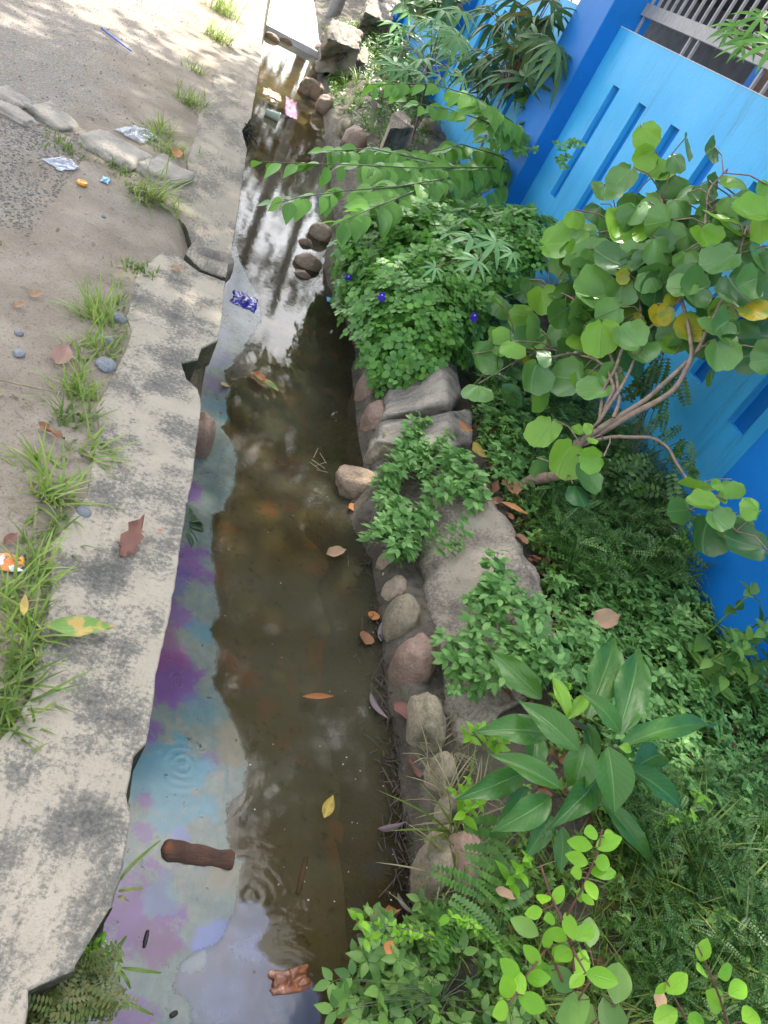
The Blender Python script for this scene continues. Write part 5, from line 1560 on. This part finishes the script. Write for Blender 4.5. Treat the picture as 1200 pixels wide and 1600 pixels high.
for a in [
    (203, 848, .004, 66, 1.05, L_red, 'crinkled reddish brown leaf lying on the mottled concrete', CRK),
    (95, 563, .004, 29, .9, L_pink, 'pinkish brown leaf lying on the dirt beside the grass', CUR),
    (122, 987, .012, 106, -.08, L_ygr, 'large half green half yellow leaf lying on the concrete', BIGL),
    (276, 425, .004, 26, -.4, L_tan, 'small tan leaf on the concrete near the wedged rock', CUR),
    (15, 848, .004, 24, .6, L_red, 'small red leaf on the dirt at the left edge above the chip packet', CUR),
    (78, 680, .004, 50, -.7, L_brown, 'brown leaf litter under the grass by the wall edge', CRK),
    (37, 948, .06, 36, 1.5, L_yel, 'pale narrow leaf standing upright in the grass at the left', leaf_t(ov(.13, .7), 6, 3, .4, .05)),
    (55, 465, .004, 22, .1, L_tan, 'tiny tan leaf on the dirt left of the long bladed grass', CUR),
    (30, 482, .004, 18, .2, L_tan, 'pale curled leaf at the left edge of the dirt', CUR),
    (250, 832, .004, 9, .0, L_orange, 'tiny orange leaf scrap on the concrete near the water edge', OVB),
    (275, 245, .065, 9, 1.2, L_orange, 'orange leaf caught on the end road rock', CUR),
    (522, 868, ZW + .006, 28, .1, L_tan, 'curled tan leaf floating in midstream right of the oil', CUR),
    (583, 962, ZW + .006, 20, 1.3, L_orange, 'orange leaf floating near the bank above a red one', OVB),
    (572, 996, ZW + .006, 28, 1.4, L_brown, 'red brown leaf floating near the bank below an orange one', OVB),
    (491, 1096, ZW + .012, 42, -.25, L_orange, 'curved orange leaf boat floating in the middle of the ditch', leaf_t(ov(.12, .9), 8, 5, 1.2, -.5)),
    (510, 1266, ZW + .012, 32, 1.2, L_yel, 'cupped yellow leaf floating in the lower ditch', leaf_t(ov(.25, .7), 8, 5, .8, -.3)),
    (420, 605, ZW + .008, 34, -.75, L_ygr, 'green leaf floating with a brown one on dark water', leaf_t(ov(.2, .8), 8, 5, .4, -.1)),
    (402, 594, ZW + .006, 26, -.9, L_orange, 'orange brown leaf floating against the green one', CUR),
    (352, 603, ZW + .01, 16, .0, L_yel, 'small yellow leaf floating on the pale oil edge', OVB),
    (556, 796, ZW + .01, 26, .0, L_orange, 'pinkish orange leaf at the foot of the flat angular rock', OVB),
    (607, 1481, -.1, 28, 1.1, L_orange, 'orange leaf caught on the weeds at the bottom', OVB),
    (628, 1118, -.3, 44, -.9, L_red, 'reddish leaf on the mud below the large round stone', CUR),
    (645, 1205, -.3, 40, -1.4, L_red, 'brown leaf on the mud left of the greenish egg shaped stone', CUR),
    (445, 720, ZW - .06, 26, .3, L_red, 'reddish leaf sunk under the dark water in mid ditch', OVB),
    (395, 605, ZW - .03, 50, -.5, L_brown, 'sunken brown leaf beside the green floating one', OVB),
    (525, 560, ZW - .05, 22, -.5, L_orange, 'orange leaf sunk near the vine mound', OVB),
    (518, 616, ZW - .05, 26, -.4, L_red, 'reddish leaf sunk below the vine flowers', OVB),
    (525, 1300, ZW - .03, 40, -1.0, L_brown, 'brown leaf sunk just below the cupped yellow leaf', OVB),
    (595, 1432, ZW - .01, 50, .1, L_orange, 'orange brown leaf half sunk above the spike weed', CRK),
    (545, 1590, -.3, 36, .6, L_orange, 'orange leaf on the water at the bottom under the weeds', CUR),
    (940, 975, .06, 36, .2, L_tan, 'tan dead leaf lying on the weeds above the large leafed plant', CUR),
    (800, 800, .04, 46, -.6, L_orange, 'long orange brown leaf behind the ridge of the sloping block', leaf_t(ov(.16, .8), 8, 5, .6, -.2)),
    (795, 770, .03, 34, -1.3, L_brown, 'brown leaf on the litter just above the long orange one', CUR),
    (750, 705, .06, 28, .1, L_yel, 'pale yellow leaf on the weeds at the crest of the block', OVB),
    (728, 668, .06, 20, .4, L_orange, 'small orange leaf behind the cracked block', OVB),
    (812, 848, .03, 26, -1.0, L_brown, 'small brown leaf by the ridge under the feathery weeds', CUR),
    (784, 1402, .06, 34, -.6, L_tan, 'tan pinkish leaf lying over the fern', CUR),
    (1052, 1320, .06, 18, -.6, L_tan, 'tiny tan leaf in the weeds right of the large leafed plant', CUR),
    (1045, 1358, .05, 24, .0, L_brown, 'brown leaf in the dark weeds right of the lime shrub', CUR),
    (1150, 1530, .03, 34, .5, L_orange, 'orange brown leaf under the lime seedling in the corner', CUR),
    (1185, 1070, .1, 34, 1.3, L_tan, 'large tan leaf at the right edge below the blue pillar', CUR),
    (1025, 1565, .08, 30, 1.4, L_tan, 'pale pink tan leaf in the grass at the bottom right', CUR),
]:
    flat_leaf(*a[:7], T=a[7])
for a in [(608, 1295, ZW + .012, 40, .1, 'grey brown curved pod lying at the water below the mossy stones'), (628, 1415, ZW + .012, 40, -1.1, 'grey purple curved pod standing out of the water near the tall curved stone'),
          (588, 1108, ZW + .012, 52, -1.15, 'long purple grey pod at the water edge left of the mud'), (597, 985, ZW + .012, 40, 1.4, 'dark wet pod against the bank by the red brown leaf'),
          (585, 858, ZW + .012, 26, -.1, 'short brown pod at the foot of the lobed weeds')]:
    flat_leaf(*a[:5], L_pod, a[5], leaf_t(ov(.12, .8), 8, 5, -.7, -.22), 'seed_pod', 'pod')
# floating log
lg = at(305, 1337, ZW + .012)
bm = bmesh.new()
L0, L1 = at(250, 1328, ZW), at(363, 1346, ZW)
ax = nrm(L1 - L0); ln = np.linalg.norm(L1 - L0); sdv = nrm(np.cross((0, 0, 1), ax))
nn, mm = 26, 16
ringsv = []
for i in range(nn + 1):
    t = i / nn
    r = .0265 * (1 - .18 * math.sin(PI * min(1, max(0, (t - .55) / .4)))) * (1 if t > .12 else (1 - (1 - t / .12) ** 2) ** .5 + .02)
    if t > .97: r *= .85
    c_ = L0 + ax * ln * t
    rr = []
    for j in range(mm):
        a = 2 * PI * j / mm
        r2 = r * (1 + .13 * noise.noise(Vector((t * 7, math.cos(a) * 1.5, math.sin(a) * 1.5))) + .08 * noise.noise(Vector((t * 14, math.cos(a) * 7, math.sin(a) * 7))))
        q = c_ + sdv * math.cos(a) * r2 * 1.05 + np.array([0, 0, math.sin(a) * r2 * .8 + .004])
        rr.append(bm.verts.new(tuple(q)))
    ringsv.append(rr)
for a, b in zip(ringsv, ringsv[1:]):
    for j in range(mm):
        bm.faces.new((a[j], a[(j + 1) % mm], b[(j + 1) % mm], b[j]))
bm.faces.new(ringsv[0][::-1]); bm.faces.new(ringsv[-1])
k = N('wet brown wood')
mp = k.mapping((1, 6, 1), (0, 0, math.atan2(ax[1], ax[0])))
c = k.ramp(k.noise(14, 6, .65), [(.3, (.04, .018, .011)), (.5, (.11, .05, .027)), (.75, (.22, .11, .06))])
c = k.mix(k.step(k.dist(L0 + np.array([.015, 0, .02])), .0, .02), (.34, .12, .04), c)
m_log = k.fin(c, .55, k.bump(k.noise(40, 6, .7, mp), .9, .01))
tag(bm_obj('log', bm, m_log), 'short wet brown log floating on the oil film by the near wall', 'log')
# sunken stick, slugs of mud
def rod(name, a, b, r, mat, label, cat, n=8, bend=.0):
    mb = MB()
    a, b = np.array(a), np.array(b)
    mb.tube([a, (a * 2 + b) / 3 + np.array([0, 0, bend]), (a + 2 * b) / 3 + np.array([0, 0, bend]), b], [r * .8, r, r, r * .7], 6)
    return tag(mb.build(name, mat, None, True, (a + b) / 2), label, cat)
rod('stick', at(478, 1340, ZW - .02), at(465, 1398, ZW - .04), .009, plain('sunken wood', (.2, .07, .03)), 'reddish stick sunk in the lower ditch', 'stick')
rod('mud_lump', at(231, 1454, ZW + .006), at(225, 1480, ZW + .006), .005, M_black, 'slim black twig lying on the purple oil', 'twig')
rod('mud_lump', at(266, 1588, ZW + .006), at(277, 1581, ZW + .006), .006, M_black, 'stubby black scrap on the oil near the bottom edge', 'scrap')
rod('stalk', at(0, 594, .01), at(85, 612, .03), .003, M_dead, 'long dry stalk lying on the dirt at the left edge', 'stalk')
tw_ = empty('dry_twigs', tuple(at(495, 725, ZW)), 'bundle of pale dry twigs poking out of the water left of the flat angular rock', 'twigs')
mb = MB()
for px, py, ex, ey in ((487, 718, 508, 732), (492, 728, 510, 722), (484, 722, 500, 734), (500, 708, 510, 724), (490, 715, 497, 700), (495, 734, 512, 738)):
    a_, b_ = at(px, py, ZW + .005), at(ex, ey, ZW + .03)
    mb.tube([a_, (a_ + b_) / 2, b_], .002, 4)
local(mb.build('twig', M_dead), tw_)
# pebbles on the dirt
for px, py, r, lab in ((131, 800, 11, 'blue grey pebble on the concrete edge'), (185, 497, 11, 'grey pebble beside the mossy round clump'), (168, 531, 9, 'blue grey pebble under the grass by the wall edge'), (30, 552, 9, 'bluish flat pebble in the dirt at the left'),
                       (165, 570, 16, 'brown grey stone half buried at the wall edge'), (30, 520, 7, 'faint grey pebble in the dirt above the bluish one'), (162, 338, 3.5, 'tiny dark pebble below the orange disc')):
    p = at(px, py, .0); d = depth(p); r_ = r / F * d
    o = stone('pebble', (r_ * 1.2, r_, r_ * .5), M_pebble, px * .1, .12, 1.5, 0, 3)
    o.location = tuple(p); o.rotation_euler = (0, 0, px)
    tag(o, lab, 'pebble')
# blue drinking straw
rod('drinking_straw', at(158, 44, .012), at(205, 80, .012), .007, plain('blue plastic', (.01, .09, .5), .3), 'thin blue plastic straw lying on the gravelly road', 'straw')
# orange bottle cap
mb = MB()
pc = at(128, 288, .0)
mb.tube([pc, pc + np.array([0, 0, .012])], .024, 16)
mb.build
a = np.linspace(0, 2 * PI, 24, endpoint=False)
bm = bmesh.new()
rg_ = []
for r_, z in ((.026, 0), (.026, .012), (.023, .015), (.017, .0155), (.015, .013)):
    rg_.append([bm.verts.new((r_ * math.cos(t), r_ * math.sin(t), z)) for t in a])
for p_, q_ in zip(rg_, rg_[1:]):
    for j in range(24): bm.faces.new((p_[j], p_[(j + 1) % 24], q_[(j + 1) % 24], q_[j]))
bm.faces.new(rg_[-1]); bm.faces.new(rg_[0][::-1])
o = bm_obj('plastic_disc', bm, plain('orange plastic', (.75, .32, .03), .4, .1)); o.location = tuple(pc)
tag(o, 'round orange yellow plastic disc lying on the dirt', 'plastic disc')
# crumpled sheets: plastic bag, wrappers
def crumple(name, px, py, z, wpx, hpx, mat, label, cat, seed, amp=.35, n=18, rot=0., zs=.25):
    p = at(px, py, z); d = depth(p)
    v = -ray(px, py); v /= np.linalg.norm(v)
    W_, H_ = wpx / F * d, hpx / F * d / max(.35, v[2])
    bm = bmesh.new()
    rows = []
    for i in range(n + 1):
        row = []
        for j in range(n + 1):
            u_, v_ = i / n - .5, j / n - .5
            s_ = Vector((u_ * 3 + seed, v_ * 3, seed))
            x = (u_ + .12 * noise.noise(s_ * 1.5)) * W_; y = (v_ + .12 * noise.noise(s_ * 1.5 + Vector((9, 9, 9)))) * H_
            hgt = W_ * zs * (abs(noise.noise(s_ * 1.3)) + .5 * abs(noise.noise(s_ * 3.1))) * amp * 3 * (1 - (2 * u_) ** 4) * (1 - (2 * v_) ** 4)
            row.append(bm.verts.new((x, y, hgt + .003)))
        rows.append(row)
    for i in range(n):
        for j in range(n):
            bm.faces.new((rows[i][j], rows[i + 1][j], rows[i + 1][j + 1], rows[i][j + 1]))
    o = bm_obj(name, bm, mat)
    so = o.modifiers.new('sheet', 'SOLIDIFY'); so.thickness = .001
    o.location = tuple(p); o.rotation_euler = (0, 0, rot)
    return tag(o, label, cat)
def plastic(name, cols, rough=.25, alpha=1., sc=25.):
    k = N(name)
    c = k.ramp(k.noise(sc, 2, .5), cols, 'CONSTANT' if len(cols) > 2 else 'LINEAR')
    k.fin(c, rough, None, .6)
    k.b.inputs['Alpha'].default_value = alpha
    return k.m
crumple('plastic_bag', 214, 210, .0, 44, 24, plastic('white film', [(0, (.4, .42, .46)), (1, (.55, .57, .6))], .25, .45), 'crumpled whitish plastic bag lying behind the large pale road rock', 'bag', 3.3, rot=-.3)
crumple('clear_wrapper', 97, 257, .0, 34, 18, plastic('clear film', [(0, (.4, .42, .5)), (1, (.6, .62, .66))], .2, .6), 'small clear whitish plastic wrapper left of the orange disc', 'wrapper', 5.1, rot=-.4)
crumple('blue_wrapper', 165, 282, .0, 12, 9, plastic('teal blue film', [(0, (.02, .12, .3)), (1, (.1, .4, .5))], .3), 'tiny crumpled teal wrapper right of the orange disc', 'wrapper', 7.7)
crumple('chip_packet', 12, 880, .005, 46, 26, plastic('snack foil', [(0, (.75, .75, .7)), (.42, (.75, .74, .68)), (.5, (.75, .22, .05)), (.58, (.8, .4, .05)), (.64, (.1, .05, .35))], .3, 1, 16.), 'crumpled white, orange and violet chip packet at the left edge', 'packet', 2.2, rot=.2)
crumple('snack_wrapper', 382, 471, ZW + .002, 40, 20, plastic('blue foil', [(0, (.015, .015, .28)), (.5, (.03, .03, .4)), (.6, (.6, .6, .75)), (.65, (.02, .015, .3)), (.74, (.3, .02, .04))], .22, 1, 14.), 'crumpled dark blue snack wrapper floating on the oil', 'wrapper', 9.4, rot=-.1, amp=.28)
crumple('blue_scrap', 515, 469, ZW + .01, 10, 6, plastic('bright blue film', [(0, (.02, .25, .6)), (1, (.1, .45, .8))], .3), 'tiny bright blue plastic scrap at the mud edge under the vine', 'scrap', 1.4)
crumple('pink_cloth', 455, 170, ZW + .002, 20, 40, plastic('pink plastic', [(0, (.4, .1, .22)), (.5, (.45, .18, .32)), (.6, (.22, .14, .36))], .4, .8, 10.), 'pink and violet plastic sheet floating in the far ditch', 'plastic sheet', 4.4)
crumple('orange_bag', 425, 148, ZW + .002, 30, 16, plastic('orange film', [(0, (.6, .3, .14)), (1, (.7, .42, .25))], .4, .7, 10.), 'faded orange plastic sheet in the far ditch beside the wall', 'plastic sheet', 6.4)
crumple('bottle_foil', 452, 1532, ZW + .002, 64, 30, plastic('brown foil', [(0, (.2, .07, .03)), (.5, (.35, .13, .06)), (.6, (.5, .3, .22)), (.66, (.16, .06, .03))], .3, .9, 22.), 'orange brown crumpled foil half sunk at the bottom of the ditch', 'foil', 8.1, rot=.2)
# pale paper cup
cp_ = empty('paper_cup', tuple(at(425, 180, ZW)), 'pale green paper cup lying on the water by the far wall', 'cup')
p = at(425, 180, ZW + .03)
mb = MB(); mb.tube([p + np.array([-.07, 0, 0]), p + np.array([.07, .0, .005])], [.036, .05], 16); local(mb.build('cup_body', plain('pale paper', (.5, .58, .45), .6, .1)), cp_)
mb = MB(); mb.tube([p + np.array([.066, 0, .005]), p + np.array([.076, 0, .005])], .053, 16); local(mb.build('rim', plain('cup rim', (.7, .72, .66), .6, .1)), cp_)
# wet dark twig litter at the foot of the right bank and small floating specks
mb = MB()
for i in range(420):
    px = rng.uniform(575, 680); py = 870 + rng.rand() * 560
    px = 590 + (py - 870) * .11 + rng.normal() * 16
    p = at(px, py, ZW + rng.uniform(.0, .02)); e = p + rng.normal(size=3) * np.array([.03, .04, .006])
    mb.tube([p, (p + e) / 2 + rng.normal(size=3) * .003, e], rng.uniform(.001, .0028), 4)
tag(mb.build('twig_litter', plain('wet litter', (.05, .035, .025), .3)), kind='stuff')
mb = MB()
for i in range(70):
    px, py = rng.uniform(340, 640), rng.uniform(520, 1500)
    p = at(px, py, ZW + .003)
    mb.many(RND, [p], rdir(1, 0), [(0, 0, 1)], [rng.uniform(.003, .007)])
tag(mb.build('floating_specks', plain('pale specks', (.4, .36, .28), .5)), kind='stuff')
mb = MB()
for i in range(520):                                   # brown leaf litter under the weeds
    p = scatter(1, [(740, 640), (850, 600), (900, 900), (1200, 1150), (1200, 1640), (760, 1640), (800, 1000)], bank_h)[0] if False else None
P = scatter(520, [(740, 640), (850, 600), (900, 900), (1200, 1150), (1200, 1640), (760, 1640), (800, 1000)], bank_h)
mb.many(CUR, P + np.array([0, 0, .012]), rdir(len(P), 0), np.array([0, 0, 1.]) + rng.normal(size=P.shape) * .3, rng.uniform(.03, .075, len(P)))
tag(mb.build('leaf_litter', L_brown), kind='stuff')

# dry bits strewn over the dirt and against the wall edge
mb = MB()
for i in range(420):
    px, py = rng.uniform(-40, 300), rng.uniform(30, 1000)
    p = at(px, py, 0)
    if p[0] > -.06: p[0] = -.06 - abs(rng.normal()) * .1
    z = road_h(p[0], p[1]) + .003
    l = rng.uniform(.008, .05); a = rng.uniform(0, 6.28)
    q = np.array([p[0], p[1], z]); e = q + np.array([math.cos(a) * l, math.sin(a) * l, .002])
    mb.tube([q, (q + e) / 2 + np.array([0, 0, .002]), e], rng.uniform(.0006, .0014), 4)
for i in range(70):
    px, py = rng.uniform(-40, 260), rng.uniform(60, 1100)
    p = at(px, py, 0)
    if p[0] > -.06: continue
    mb.many(CUR, [(p[0], p[1], road_h(p[0], p[1]) + .004)], rdir(1, 0), [(rng.normal() * .3, rng.normal() * .3, 1)], [rng.uniform(.012, .03)])
tag(mb.build('dry_litter', M_dead), kind='stuff')
